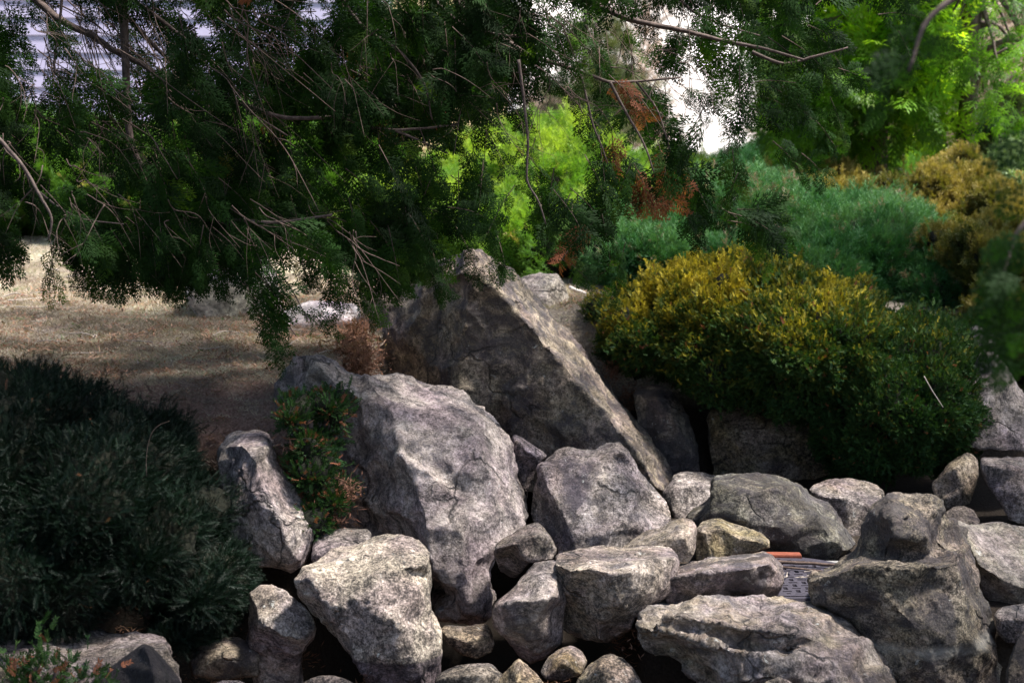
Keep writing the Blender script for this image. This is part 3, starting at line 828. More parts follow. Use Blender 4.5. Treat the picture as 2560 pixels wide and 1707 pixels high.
rock("shaded_pale_stone", "pale stone half lost in the shade below the golden yew's right end",
     [(2330, 1210, .1), (2370, 1160, .1), (2412, 1130, .12), (2428, 1130, .12), (2446, 1152, .1), (2449, 1184, .08), (2440, 1226, .05), (2428, 1262, .02), (2380, 1275, 0), (2340, 1265, 0)],
     [[(2390, 1170, .0), (2410, 1220, -.03)]], 7.6, .4, dark=.2, warm=.4, pale=1.0, vox=.01)
rock("right_grey_boulder", "grey green boulder with a straight top at the right edge",
     [(2448, 1164, .1), (2452, 1143, .15), (2480, 1139, .2), (2560, 1145, .22), (2660, 1150, .22), (2680, 1290, .05), (2600, 1330, 0), (2523, 1300, .0), (2500, 1257, .02), (2465, 1214, .05)],
     [[(2470, 1160, .03), (2560, 1175, .0), (2640, 1180, .02)]], 7.3, .5, pts=[(2540, 1240, -.04)], dark=.3, warm=.35, pale=.9, vox=.0105)
rock("small_dark_round_stone", "smooth dark round stone in the hollow under the grey green boulder",
     [(2350, 1310, .05), (2362, 1280, .08), (2385, 1265, .1), (2410, 1263, .1), (2435, 1275, .08), (2452, 1303, .04), (2440, 1330, 0), (2360, 1335, 0)], [], 7.2, .2, dark=.3, warm=0, pale=.55, vox=.009, rough=.3)
rock("right_sloping_boulder", "sloping violet grey boulder behind the knob boulder at the right edge",
     [(2374, 1300, .25), (2408, 1303, .3), (2462, 1303, .34), (2508, 1303, .36), (2560, 1320, .36), (2600, 1340, .34), (2680, 1420, .3), (2680, 1530, .1), (2600, 1530, .05), (2520, 1528, .05), (2484, 1534, .05), (2460, 1500, .08), (2440, 1440, .12), (2400, 1380, .18)],
     [[(2400, 1320, .15), (2450, 1415, -.02), (2504, 1448, -.03), (2560, 1470, -.04), (2640, 1500, -.04)]], 6.3, .6, dark=.35, warm=.25, pale=1.1, vox=.0095)
rock("right_lower_stone", "mottled stone at the right edge under the sloping violet boulder",
     [(2483, 1534, .05), (2500, 1520, .08), (2523, 1513, .1), (2560, 1502, .12), (2620, 1500, .12), (2640, 1600, .02), (2580, 1640, 0), (2542, 1606, 0), (2515, 1605, 0), (2492, 1582, .02)],
     [[(2500, 1550, .0), (2540, 1545, -.03), (2600, 1550, -.03)]], 5.8, .35, dark=.4, warm=.45, pale=1.0, vox=.0085)
rock("right_corner_stone", "dark upright stone in the lower right corner",
     [(2590, 1540, .1), (2562, 1560, .08), (2540, 1600, .05), (2522, 1650, .02), (2515, 1720, 0), (2515, 1800, 0), (2680, 1800, 0), (2680, 1560, .1)], [], 5.4, .35, dark=.6, warm=.3, pale=.5, vox=.009)
# small stones in the gaps
SM = "small stones wedged between the boulders"
rock("gap_stone", "small rounded stone below the layered boulder's pale foot",
     [(1100, 1575, .05), (1113, 1560, .08), (1174, 1566, .1), (1216, 1558, .1), (1229, 1578, .08), (1238, 1608, .04), (1229, 1631, .02), (1190, 1649, 0), (1155, 1636, 0), (1115, 1604, .02)],
     [[(1120, 1590, .0), (1170, 1605, -.03), (1220, 1590, 0)]], 6.1, .3, dark=.4, warm=.5, pale=.85, vox=.008, group=SM, cat="stone")
rock("gap_stone", "round olive tinted stone between two bottom boulders",
     [(1350, 1680, .05), (1368, 1643, .08), (1399, 1620, .1), (1430, 1611, .1), (1453, 1624, .1), (1469, 1650, .06), (1455, 1685, .02), (1407, 1702, 0), (1365, 1698, 0)],
     [], 5.75, .3, pts=[(1410, 1655, -.04)], dark=.3, warm=.9, pale=.75, vox=.008, rough=.8, group=SM, cat="stone")
rock("gap_stone", "grey domed stone at the bottom edge beneath the flat topped boulder",
     [(1440, 1706, .05), (1468, 1662, .08), (1506, 1634, .1), (1529, 1630, .1), (1560, 1646, .08), (1585, 1673, .05), (1608, 1710, .02), (1620, 1780, 0), (1440, 1790, 0)],
     [[(1500, 1665, .0), (1530, 1720, -.04)]], 5.5, .35, pts=[(1560, 1700, -.02)], dark=.25, warm=.5, pale=.85, vox=.008, rough=.8, group=SM, cat="stone")
rock("gap_stone", "sharp pointed little stone at the bottom edge, pale above and dark below",
     [(1245, 1705, .05), (1266, 1676, .05), (1296, 1642, .06), (1316, 1658, .05), (1340, 1684, .03), (1362, 1712, 0), (1370, 1780, 0), (1235, 1780, 0)],
     [[(1298, 1652, .0), (1292, 1720, -.05)]], 5.55, .25, dark=.3, warm=.7, pale=1.0, mark=(-.13, 1, 0), vox=.008, group=SM, cat="stone")
rock("gap_stone", "flat topped dark stone at the bottom edge beside the slab with the water mark",
     [(1085, 1700, .05), (1100, 1680, .1), (1136, 1665, .12), (1174, 1659, .12), (1228, 1661, .1), (1252, 1686, .04), (1262, 1720, 0), (1260, 1780, 0), (1090, 1780, 0)],
     [[(1110, 1690, .0), (1180, 1682, -.02), (1240, 1690, 0)]], 5.6, .3, dark=.5, warm=.3, pale=.6, vox=.008, group=SM, cat="stone")
rock("gap_stone", "low violet grey stone at the bottom edge left of the tall pale slab",
     [(740, 1715, .05), (770, 1698, .08), (799, 1688, .1), (837, 1688, .1), (870, 1700, .06), (890, 1712, .02), (900, 1780, 0), (740, 1780, 0)],
     [], 5.3, .25, dark=.35, warm=0, pale=.6, vox=.009, rough=.5, group=SM, cat="stone")
rock("gap_stone", "dim pebble at the bottom edge right of the dark yew's foot",
     [(520, 1712, .05), (560, 1698, .08), (600, 1700, .06), (630, 1716, .02), (640, 1780, 0), (510, 1780, 0)],
     [], 5.25, .25, dark=.35, warm=.2, pale=.5, vox=.009, rough=.5, group=SM, cat="stone")
rock("gap_stone", "shadowed stone under the dark yew's lower right twigs",
     [(470, 1640, .05), (520, 1600, .1), (600, 1590, .1), (650, 1620, .05), (650, 1690, 0), (560, 1700, 0), (480, 1690, 0)],
     [], 6.0, .35, pts=[(560, 1640, -.04)], dark=.5, warm=.3, pale=.7, vox=.01, group=SM, cat="stone")
# far pale rocks on the lawn
rock("lawn_rock", "bright white rock rising from the dry lawn behind the hanging sprays",
     [(462, 690, .1), (478, 680, .2), (520, 668, .25), (580, 640, .3), (620, 625, .3), (660, 640, .3), (690, 680, .3), (700, 740, .2), (720, 800, .0), (700, 850, 0), (560, 850, 0), (490, 790, 0), (460, 730, 0)],
     [[(500, 712, .0), (570, 700, .0), (650, 700, .02)]], 9.05, .7, dark=.0, warm=0, pale=2.6, grain=.7, vox=.02, rough=.8, group="white rocks on the lawn")
rock("lawn_rock", "bright white rock touching the left side of the tallest boulder",
     [(690, 830, 0), (705, 780, .15), (765, 750, .25), (850, 752, .3), (900, 760, .3), (915, 800, .2), (912, 850, .05), (905, 960, 0), (760, 940, 0)],
     [[(760, 800, .02), (830, 790, .0), (890, 800, .02)]], 8.7, .5, dark=.0, warm=0, pale=2.6, grain=.7, vox=.018, rough=.8, group="white rocks on the lawn")
rock("background_rock", "dark violet slab rock on the sunlit hill behind the bright juniper",
     [(1430, 372, .1), (1451, 362, .2), (1478, 344, .4), (1508, 337, .5), (1546, 348, .5), (1556, 366, .4), (1570, 440, .1), (1530, 460, 0), (1480, 450, 0), (1440, 400, 0)],
     [[(1450, 378, 0), (1500, 366, 0), (1550, 372, .1)]], 17.0, 1.0, dark=.5, warm=0, pale=.8, vox=.03, group="rocks on the far hill")
rock("background_rock", "low whitish rock half sunk in the bright green juniper",
     [(1405, 475, .1), (1418, 458, .3), (1450, 455, .4), (1485, 454, .4), (1500, 470, .3), (1490, 500, 0), (1430, 500, 0)],
     [[(1420, 470, 0), (1480, 466, .05)]], 13.2, .6, dark=.2, warm=0, pale=1.3, vox=.025, group="rocks on the far hill")

# ------------------------------------------------------------------ iron cover, pad, brick
pad_m = mat_simple("concrete", (.20, .19, .18), (.34, .33, .31), 60, .9, .004)
V = [(x, y, z) for z in (-.12, -.012) for (x, y) in ((.5, 5.98), (1.55, 5.98), (1.55, 6.85), (.5, 6.85))]
pad = link("concrete_pad", new_mesh("concrete_pad", V, [(3, 2, 1, 0), (4, 5, 6, 7), (0, 1, 5, 4), (1, 2, 6, 5), (2, 3, 7, 6), (3, 0, 4, 7)], pad_m))
tag(pad, "grey concrete pad under the iron cover", kind="structure")
cc = P(1965, 1452, 6.52); CX, CY = cc.x - .015, 6.50
cover = empty("manhole_cover", "round iron cover with a woven slot pattern, half hidden by rocks", "manhole cover", (CX, CY, 0))
iron = mat_simple("cast_iron", (.032, .028, .038), (.062, .055, .070), 80, .55, .002)


def build_cover(R=.30):
    n = 260
    g = np.linspace(-R, R, n)
    X, Y_ = np.meshgrid(g, g)
    cell = .042
    u = X / cell; v = Y_ / cell
    iu = np.floor(u).astype(int); iv = np.floor(v).astype(int)
    fu = u - iu - .5; fv = v - iv - .5
    flip = (iu + iv) % 2 == 0
    a = np.where(flip, fu, fv); b = np.where(flip, fv, fu)
    slot = (np.abs(a) < .16) & (np.abs(b) < .40)
    r = np.hypot(X, Y_)
    Z = np.where(slot & (r < R * .9), .004, .016)
    keep = r < R
    V = np.stack([X.ravel(), Y_.ravel(), Z.ravel()], 1)
    k = keep[:-1, :-1] & keep[1:, :-1] & keep[:-1, 1:] & keep[1:, 1:]
    jj, ii = np.nonzero(k)
    F = np.stack([jj * n + ii, jj * n + ii + 1, (jj + 1) * n + ii + 1, (jj + 1) * n + ii], 1)
    used = np.unique(F); remap = np.zeros(n * n, int); remap[used] = np.arange(len(used))
    return V[used], remap[F]


v_, f_ = build_cover()
link("cover_plate", new_mesh("cover_plate", v_, f_.tolist(), iron), cover)
V, F = [], []
for k in range(64):
    a = 2 * math.pi * k / 64
    for (r, z) in ((.302, -.01), (.302, .014), (.325, .014), (.33, -.01)):
        V.append((math.cos(a) * r, math.sin(a) * r, z))
for k in range(64):
    b = ((k + 1) % 64) * 4; a = k * 4
    for q in range(3): F.append((a + q, b + q, b + q + 1, a + q + 1))
link("cover_ring", new_mesh("cover_ring", V, F, iron), cover)
brick_m = mat_simple("red_brick", (.15, .042, .024), (.24, .07, .04), 40, .9, .003)
bp = P(1962, 1402, 6.98)


def box_mesh(name, sx, sy, sz, mat, bev=.003):
    import bmesh
    bm = bmesh.new(); bmesh.ops.create_cube(bm, size=1)
    for v in bm.verts: v.co = Vector((v.co.x * sx, v.co.y * sy, (v.co.z + .5) * sz))
    if bev: bmesh.ops.bevel(bm, geom=bm.edges[:], offset=bev, segments=2, affect='EDGES')
    me = bpy.data.meshes.new(name); bm.to_mesh(me); bm.free(); me.materials.append(mat)
    return me


br = link("clay_brick", box_mesh("clay_brick", .20, .06, .038, brick_m), None, (P(1940, 1400, 6.82).x, 6.815, -.011))
br.rotation_euler = (0, 0, -.05)
tag(br, "orange red clay brick lying behind the iron cover", "brick")


def stick(name, label, pts, r0, r1, mat, cat="stick", group=None, sides=6):
    V, F, _ = tube_data(pts, list(np.linspace(r0, r1, len(pts))), sides, 4, r0 * .15)
    c = Vector(pts[0])
    o = link(name, new_mesh(name, [v - c for v in V], F, mat, True), None, c)
    return tag(o, label, cat, group)


SG = "sticks lying on the iron cover"
stick("fallen_stick", "longer smooth brown stick lying across the iron cover's back edge", [(CX - .10, 6.68, .030), (CX + .08, 6.64, .032), (CX + .3, 6.60, .030)], .009, .006, M_TWIG, group=SG)
stick("fallen_stick", "thinner brown stick on the iron cover, nearer than the long one", [(CX - .12, 6.60, .024), (CX + .02, 6.59, .026), (CX + .16, 6.54, .024)], .006, .004, M_TWIG, group=SG)
twp = []
for i in range(14):
    a = random.uniform(-.5, .5) + (1.2 if i % 3 == 0 else 0)
    x, y = CX + random.uniform(-.1, .1), 6.5 + random.uniform(-.06, .06)
    l = random.uniform(.03, .07)
    v, f, _ = tube_data([(x, y, .021), (x + math.cos(a) * l, y + math.sin(a) * l, .026)], [.0018, .0012], 4, 1)
    twp.append((v, f))
V, F = join_data(twp)
tag(link("debris", new_mesh("debris", V, F, M_PALE_TWIG)), "thin broken twiglets strewn on the iron cover", "twigs", kind="stuff")
stick("bare_stick", "straight pale peeled stick on the ground left of the golden yew", [P(1425, 719, 9.9), P(1455, 731, 9.85), P(1487, 744, 9.8)], .012, .009, mat_simple("peeled_wood", (.5, .46, .42), (.65, .6, .56), 30))
stick("fallen_branch", "dark fallen branch on the dry lawn at the far left", [P(-20, 662, 12.2), P(50, 664, 12.2), P(100, 672, 12.0), P(128, 682, 11.9)], .014, .006, M_BARK, "branch")
stick("fallen_branch", "curved grey twig on the lawn at the left edge", [P(-10, 752, 9.8), P(20, 738, 9.8), P(40, 733, 9.8), P(70, 740, 9.7)], .006, .003, M_PALE_TWIG, "branch")
stick("thin_stem", "bent pale stem standing out of the dark yew", [P(366, 1190, 5.55), P(366, 1140, 5.55), P(376, 1090, 5.55), P(396, 1064, 5.55), P(424, 1052, 5.55)], .0014, .0008, M_TWIG, "twig")
stick("grass_stalk", "straight white dry stalk resting on the golden yew's right side", [P(2310, 940, 7.66), P(2330, 975, 7.64), P(2358, 1018, 7.62)], .003, .002, M_PALE_TWIG, "stalk")

# ------------------------------------------------------------------ mounds and shrubs
def ico(sub):
    import bmesh
    bm = bmesh.new(); bmesh.ops.create_icosphere(bm, subdivisions=sub, radius=1)
    V = np.array([v.co[:] for v in bm.verts]); F = [[v.index for v in f.verts] for f in bm.faces]; bm.free()
    return V, F


ICO = ico(4)
CAM = np.array([0, 0, CAMZ])


def shrub(name, label, cat, blobs, kit, dens, size, tintf, bump=.10, freq=5, up=.5, core=True, group=None, spread=.55, core_scale=.86, stem=True):
    """blobs: (px, py, rx px, ry px, Y, depth radius m)"""
    B = []
    for (px, py, rx, ry, Y, rd) in blobs:
        c = P(px, py, Y)
        B.append((np.array(c), np.array([max(.08, pix(rx, Y) - bump * .5), rd, max(.08, pix(ry, Y) - bump * .5)])))
    lo = min(B, key=lambda b: b[0][2] - b[1][2])
    base = Vector((float(np.mean([b[0][0] for b in B])), float(np.mean([b[0][1] for b in B])), float(lo[0][2] - lo[1][2])))
    root = empty(name, label, cat, base, group)
    pts_all, nrm_all = [], []
    for i, (c, r) in enumerate(B):
        area = 4 * math.pi * (((r[0] * r[1]) ** 1.6 + (r[0] * r[2]) ** 1.6 + (r[1] * r[2]) ** 1.6) / 3) ** (1 / 1.6)
        n = int(area * dens)
        d = RNG.normal(size=(n, 3)); d /= np.linalg.norm(d, axis=1, keepdims=True)
        p = c + d * r
        nm = d / r; nm /= np.linalg.norm(nm, axis=1, keepdims=True)
        f = fnoise(p, freq, 3, 11)
        p = p + nm * (f * bump)[:, None]
        ok = np.ones(n, bool)
        for j, (c2, r2) in enumerate(B):
            if j != i: ok &= (((p - c2) / r2) ** 2).sum(1) > .86
        tc = CAM - p; tc /= np.linalg.norm(tc, axis=1, keepdims=True)
        ok &= ((nm * tc).sum(1) > -.35) | (RNG.random(n) < .3)
        pts_all.append(p[ok]); nrm_all.append(nm[ok])
    p = np.concatenate(pts_all); nm = np.concatenate(nrm_all)
    n = len(p)
    D = nm * (1 - up * .5) + np.array([0, 0, up]) + RNG.normal(size=(n, 3)) * spread * .5
    p = p - nm * RNG.uniform(0, .05, n)[:, None]
    tint = tintf(p, nm, n)
    wild = (RNG.random(n) < .05) & (fnoise(p, 2.3, 2, 41) > -.1)
    p = p + (nm + np.array([0, 0, .5])) * (wild * RNG.uniform(.02, .06, n))[:, None]
    holes = fnoise(p, 3.7, 2, 77) < -.72
    p, nm, D, tint, wild = p[~holes], nm[~holes], D[~holes], tint[~holes], wild[~holes]
    n = len(p)
    scatter("foliage", p, D, nm + RNG.normal(size=(n, 3)) * .4, size * RNG.uniform(.7, 1.3, n) * np.where(wild, 1.2, 1), tint, kit, root)
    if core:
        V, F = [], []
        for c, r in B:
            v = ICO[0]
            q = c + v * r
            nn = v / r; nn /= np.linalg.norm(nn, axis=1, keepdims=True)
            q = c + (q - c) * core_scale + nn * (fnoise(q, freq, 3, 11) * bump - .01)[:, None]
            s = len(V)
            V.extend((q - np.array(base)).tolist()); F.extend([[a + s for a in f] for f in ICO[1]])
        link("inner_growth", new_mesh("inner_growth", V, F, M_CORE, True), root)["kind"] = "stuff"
    if stem:
        parts = []
        for c, r in B[:5]:
            b0 = Vector((c[0] * .5 + base.x * .5, c[1], c[2] - r[2] * .98))
            for k in range(3):
                e = Vector(c) + Vector((random.uniform(-.6, .6) * r[0], random.uniform(-.5, .5) * r[1], random.uniform(0, .6) * r[2]))
                v, f, _ = tube_data([b0 - Vector(base), (b0 + e) / 2 + Vector((random.uniform(-.05, .05), 0, 0)) - Vector(base), e - Vector(base)], [.02, .014, .006], 5, 3)
                parts.append((v, f))
        V, F = join_data(parts)
        link("stems", new_mesh("stems", V, F, M_BARK, True), root)["kind"] = "stuff"
    return root


def clumps(blobs, n, r0, r1, seed):
    q = random.Random(seed); out = list(blobs)
    for i in range(n):
        b = q.choice(blobs)
        a = q.uniform(-.5, math.pi + .5); s = q.uniform(.3, .95)
        rr = q.uniform(r0, r1)
        out.append((b[0] + math.cos(a) * b[2] * s, b[1] - math.sin(a) * b[3] * s, rr, rr * .8, b[4] - b[5] * math.sqrt(max(0, 1 - s * s)) * .9, pix(rr, b[4]) * 1.1))
    return out


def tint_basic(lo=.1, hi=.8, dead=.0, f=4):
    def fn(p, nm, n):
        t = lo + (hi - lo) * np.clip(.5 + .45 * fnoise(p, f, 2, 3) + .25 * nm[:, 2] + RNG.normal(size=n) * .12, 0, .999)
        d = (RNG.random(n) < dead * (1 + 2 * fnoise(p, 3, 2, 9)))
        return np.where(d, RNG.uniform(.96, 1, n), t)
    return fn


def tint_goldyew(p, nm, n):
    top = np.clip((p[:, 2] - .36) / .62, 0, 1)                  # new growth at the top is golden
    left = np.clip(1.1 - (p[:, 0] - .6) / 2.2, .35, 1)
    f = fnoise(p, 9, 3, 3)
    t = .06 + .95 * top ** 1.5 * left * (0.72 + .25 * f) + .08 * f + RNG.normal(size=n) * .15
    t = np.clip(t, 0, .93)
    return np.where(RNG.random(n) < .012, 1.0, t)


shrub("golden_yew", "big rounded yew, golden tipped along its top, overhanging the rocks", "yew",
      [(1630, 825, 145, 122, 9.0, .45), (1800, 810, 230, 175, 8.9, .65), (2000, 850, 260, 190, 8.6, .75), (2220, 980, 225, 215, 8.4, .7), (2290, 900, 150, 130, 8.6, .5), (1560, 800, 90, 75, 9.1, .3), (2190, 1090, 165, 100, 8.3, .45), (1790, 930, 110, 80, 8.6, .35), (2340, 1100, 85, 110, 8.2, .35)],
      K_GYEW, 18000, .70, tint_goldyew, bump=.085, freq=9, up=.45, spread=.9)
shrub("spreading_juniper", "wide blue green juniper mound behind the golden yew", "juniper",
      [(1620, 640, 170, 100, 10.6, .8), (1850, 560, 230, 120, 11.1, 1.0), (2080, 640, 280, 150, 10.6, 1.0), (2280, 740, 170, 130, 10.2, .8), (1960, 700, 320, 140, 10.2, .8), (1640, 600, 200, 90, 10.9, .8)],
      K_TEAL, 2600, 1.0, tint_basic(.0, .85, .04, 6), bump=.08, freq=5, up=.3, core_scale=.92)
shrub("bright_juniper", "sunlit yellow green juniper spreading down the hill behind the tallest boulder", "juniper",
      [(1390, 440, 170, 110, 13.5, 1.6), (1500, 560, 200, 110, 12.2, 1.0), (1270, 570, 190, 110, 12.0, .9), (1080, 560, 200, 100, 12.6, 1.0), (1380, 620, 150, 60, 11.6, .6), (1230, 450, 150, 110, 13.8, 1.2), (1640, 470, 140, 70, 14, 1.2)],
      K_BRIGHT, 1100, 1.5, tint_basic(.1, .85, .01), bump=.14, freq=3, up=.4)
shrub("bright_juniper", "sunlit green juniper bank at the far left behind the dry lawn", "juniper",
      [(60, 450, 260, 150, 15.5, 1.5), (330, 480, 260, 130, 15.5, 1.5), (620, 450, 260, 160, 15.5, 1.5), (860, 470, 200, 150, 15.2, 1.4), (-120, 480, 200, 130, 15.5, 1.2)],
      K_BRIGHT, 650, 1.9, tint_basic(.0, .4, .01), bump=.16, freq=2.5, up=.4)
shrub("gold_cypress_shrub", "large golden brown cushion shrub near the right edge, darkest below", "shrub",
      clumps([(2390, 500, 130, 80, 11.6, .7), (2300, 560, 120, 80, 11.3, .6), (2480, 560, 110, 90, 11.2, .6), (2390, 430, 60, 40, 11.8, .4), (2210, 500, 70, 45, 11.9, .4), (2250, 590, 60, 40, 11.1, .4)], 26, 22, 46, 26),
      K_GOLD, 3000, 1.0, tint_basic(.0, .95, 0, 6), bump=.06, freq=6, up=.6, group="golden cushion shrubs")
shrub("gold_cypress_shrub", "small golden cushion shrub behind the blue green juniper's crest", "shrub",
      clumps([(2085, 447, 50, 35, 13.2, .4), (2140, 485, 80, 40, 12.8, .5), (2040, 490, 60, 30, 12.6, .4), (1890, 460, 80, 22, 13.0, .5)], 16, 16, 30, 16),
      K_GOLD, 2600, 1.0, tint_basic(.2, 1.0, 0, 6), bump=.05, freq=6, up=.6, group="golden cushion shrubs")
shrub("gold_cypress_shrub", "golden olive shrub spilling down at the right edge above the angular boulder", "shrub",
      clumps([(2440, 680, 100, 90, 9.6, .5), (2540, 720, 110, 120, 9.4, .6), (2380, 610, 45, 30, 9.9, .25), (2500, 800, 110, 90, 9.1, .5), (2480, 610, 80, 45, 9.9, .4), (2560, 880, 80, 90, 8.9, .5)], 22, 22, 42, 22),
      K_GOLD, 3000, .95, tint_basic(.0, .8, 0, 6), bump=.05, freq=7, up=.6, group="golden cushion shrubs")
shrub("mint_shrub", "pale mint green shrub cut by the right edge of the view", "shrub",
      [(2570, 470, 95, 75, 12.5, .6), (2600, 420, 80, 50, 12.9, .5)], K_MINT, 1500, 1.4, tint_basic(.1, 1, 0), bump=.08, freq=6, core_scale=.8)
shrub("low_hedge_shrub", "dark blue green rounded bush below the sunlit gap", "bush",
      [(1960, 420, 120, 60, 17, .9), (1860, 440, 100, 40, 16.5, .7)], K_TEAL, 900, 1.5, tint_basic(0, .35, 0), bump=.1, freq=3)
shrub("low_hedge_shrub", "small dark green bush at the foot of the sunlit feathery tree", "bush",
      [(2290, 410, 60, 30, 17, .5), (2220, 430, 80, 30, 16.5, .5)], K_BRIGHT, 900, 1.5, tint_basic(0, .3, 0), bump=.1, freq=3)
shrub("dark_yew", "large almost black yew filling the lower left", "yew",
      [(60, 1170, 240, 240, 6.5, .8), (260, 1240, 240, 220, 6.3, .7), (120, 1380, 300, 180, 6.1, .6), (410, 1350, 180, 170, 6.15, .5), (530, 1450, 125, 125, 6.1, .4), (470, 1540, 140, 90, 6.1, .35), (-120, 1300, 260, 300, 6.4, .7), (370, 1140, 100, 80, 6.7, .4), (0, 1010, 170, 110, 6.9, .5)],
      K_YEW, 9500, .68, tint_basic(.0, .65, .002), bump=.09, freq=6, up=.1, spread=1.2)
shrub("creeping_plant", "small green creeper filling the gap between two boulders", "creeper",
      [(740, 1040, 60, 45, 6.75, .16), (830, 1020, 40, 25, 6.8, .12), (780, 1100, 70, 50, 6.75, .16), (780, 1180, 75, 60, 6.7, .16), (840, 1240, 40, 50, 6.7, .14), (800, 1290, 50, 40, 6.65, .12)],
      K_GYEW, 4500, .8, lambda p, nm, n: np.where(RNG.random(n) < .10, 1.0, np.clip(.08 + RNG.normal(size=n) * .10, 0, .35)), bump=.05, freq=9, up=.4)


shrub("corner_weeds", "loose green weeds growing against the broad low boulder in the lower left corner", "weeds",
      [(60, 1700, 70, 30, 5.0, .08), (150, 1690, 50, 28, 4.98, .07), (200, 1712, 40, 20, 4.97, .06)], K_GYEW, 2600, 1.0,
      lambda p, nm, n: np.where(RNG.random(n) < .12, 1.0, np.clip(.15 + RNG.normal(size=n) * .1, 0, .35)), bump=.05, freq=12, up=.7, spread=1.3, core=False)


# litter on and around the plants
def litter_on(name, label, blobs, n, tlo, thi, size=1.0):
    P_, N_ = [], []
    for (px, py, rx, ry, Y, rd) in blobs:
        m = n // len(blobs)
        a = RNG.uniform(0, 6.283, m); r = np.sqrt(RNG.random(m))
        for k in range(m):
            P_.append(P(px + rx * r[k] * math.cos(a[k]), py + ry * r[k] * math.sin(a[k]), Y + RNG.uniform(-rd, rd)))
    P_ = np.array([v[:] for v in P_]); k = len(P_)
    o = scatter(name, P_, RNG.normal(size=(k, 3)), RNG.normal(size=(k, 3)) + np.array([0, -.5, 1]), size * RNG.uniform(.6, 1.4, k), RNG.uniform(tlo, thi, k), K_LIT)
    return tag(o, label, "litter")


litter_on("fallen_needles", "rust brown dead needles heaped in the gap beside the creeper",
          [(740, 1180, 50, 80, 6.72, .04), (800, 1280, 50, 50, 6.68, .04), (850, 1240, 30, 40, 6.7, .03), (780, 1310, 60, 25, 6.62, .03)], 200, .0, .6)
litter_on("dead_stems", "dark tangled dead stems and needles against the tallest boulder's left foot",
          [(893, 850, 30, 50, 8.35, .08), (905, 910, 40, 45, 8.05, .08), (880, 890, 45, 30, 7.9, .08)], 420, .0, .7, 1.1)
litter_on("fallen_needles", "reddish dead needles caught behind the leaning boulder's lower slope",
          [(1575, 1000, 16, 40, 8.75, .03), (1530, 930, 12, 25, 8.8, .03)], 60, .0, .5, .8)

fp = np.stack([RNG.uniform(-1.9, 2.2, 5200), RNG.uniform(5.0, 7.0, 5200)], 1)
fp = np.column_stack([fp, ground_z(fp[:, 0], fp[:, 1]) + .006])
fp = fp[~((fp[:, 0] > .5) & (fp[:, 1] > 5.95))]
tag(scatter("fallen_needles", fp, RNG.normal(size=(len(fp), 3)) * np.array([1, 1, .15]), np.tile([0, 0, 1.0], (len(fp), 1)) + RNG.normal(size=(len(fp), 3)) * .3, RNG.uniform(.8, 1.8, len(fp)), RNG.uniform(0, .8, len(fp)), K_LIT), "dead needles and twiglets littering the dark hollows between the boulders", "litter")

# ------------------------------------------------------------------ dry grass and litter on the lawn
def lawn_points(n, x0, x1, y0, y1, cond=None):
    x = RNG.uniform(x0, x1, n); y = RNG.uniform(y0, y1, n)
    ok = (x < .32 * y + .2) & (x > -.33 * y - .2) & (y > bank_line(x) + .35)
    if cond is not None: ok &= cond(x, y)
    x, y = x[ok], y[ok]
    return np.stack([x, y, ground_z(x, y)], 1)


gp = lawn_points(70000, -5.2, 1.6, 6.6, 15.5)
n = len(gp)
gt = np.clip(.45 + .22 * fnoise(gp, 2.2, 3, 21) + .2 * fnoise(gp, 9, 2, 4) + RNG.normal(size=n) * .14 + .12 * np.clip((gp[:, 1] - 8.5) / 3, -1, 1), 0, .84)
gt = np.where((RNG.random(n) < .02 + .10 * (fnoise(gp, 4, 2, 33) > .75)), RNG.uniform(.92, 1, n), gt)
grass = scatter("grass", gp, RNG.normal(size=(n, 3)) * np.array([1, 1, .05]), np.tile([0, 0, 1.0], (n, 1)) + RNG.normal(size=(n, 3)) * .1, RNG.uniform(.7, 1.15, n), gt, K_GRASS)
tag(grass, "short dry straw coloured grass on the lawn", "grass")
lp = lawn_points(9000, -3.5, 1.6, 6.6, 11, lambda x, y: RNG.random(len(x)) < np.clip((10.5 - y) / 3.2, .08, 1))
n = len(lp)
lit = scatter("fallen_needles", lp + np.array([0, 0, .008]), RNG.normal(size=(n, 3)) * np.array([1, 1, .1]), np.tile([0, 0, 1.0], (n, 1)) + RNG.normal(size=(n, 3)) * .25, RNG.uniform(.6, 1.5, n), RNG.uniform(0, 1, n), K_LIT)
tag(lit, "reddish brown fallen needles on the lawn above the boulders", "litter")

lt = []
for k in range(60):
    x = random.uniform(-3.2, -.9); y = random.uniform(7.6, 12)
    a = random.uniform(0, 3.14); l = random.uniform(.04, .22)
    e = [(x + math.cos(a) * l * t + random.uniform(-.01, .01), y + math.sin(a) * l * t, 0) for t in (0, .35, .7, 1)]
    e = [(p[0], p[1], float(ground_z(p[0], p[1])) + random.uniform(.015, .035)) for p in e]
    v, f, _c = tube_data(e, [.0035, .003, .0022, .0012], 4, 2)
    lt.append((v, f))
V, F = join_data(lt)
tag(link("fallen_twigs", new_mesh("fallen_twigs", V, F, M_PALE_TWIG)), "thin dead twigs scattered over the dry lawn", "twigs", kind="stuff")

# ------------------------------------------------------------------ the hanging cypress
tree = empty("cypress_tree", "large dark cypress whose drooping boughs hang across the top of the view", "tree", (-3.3, 7.4, .6))
TO = Vector(tree.location)


def tree_branch(pts, r0, r1, Y=6.4, parent=tree, name="branch", mat=M_BARK, sides=7, yj=.0):
    pp = [P(x, y, Y + (yj * i)) for i, (x, y) in enumerate(pts)]
    V, F, c = tube_data(pp, list(np.linspace(r0, r1, len(pp))), sides, 5, r1 * .25)
    org = Vector(parent.location)
    link(name, new_mesh(name, [v - org for v in V], F, mat, True), parent)
    return c


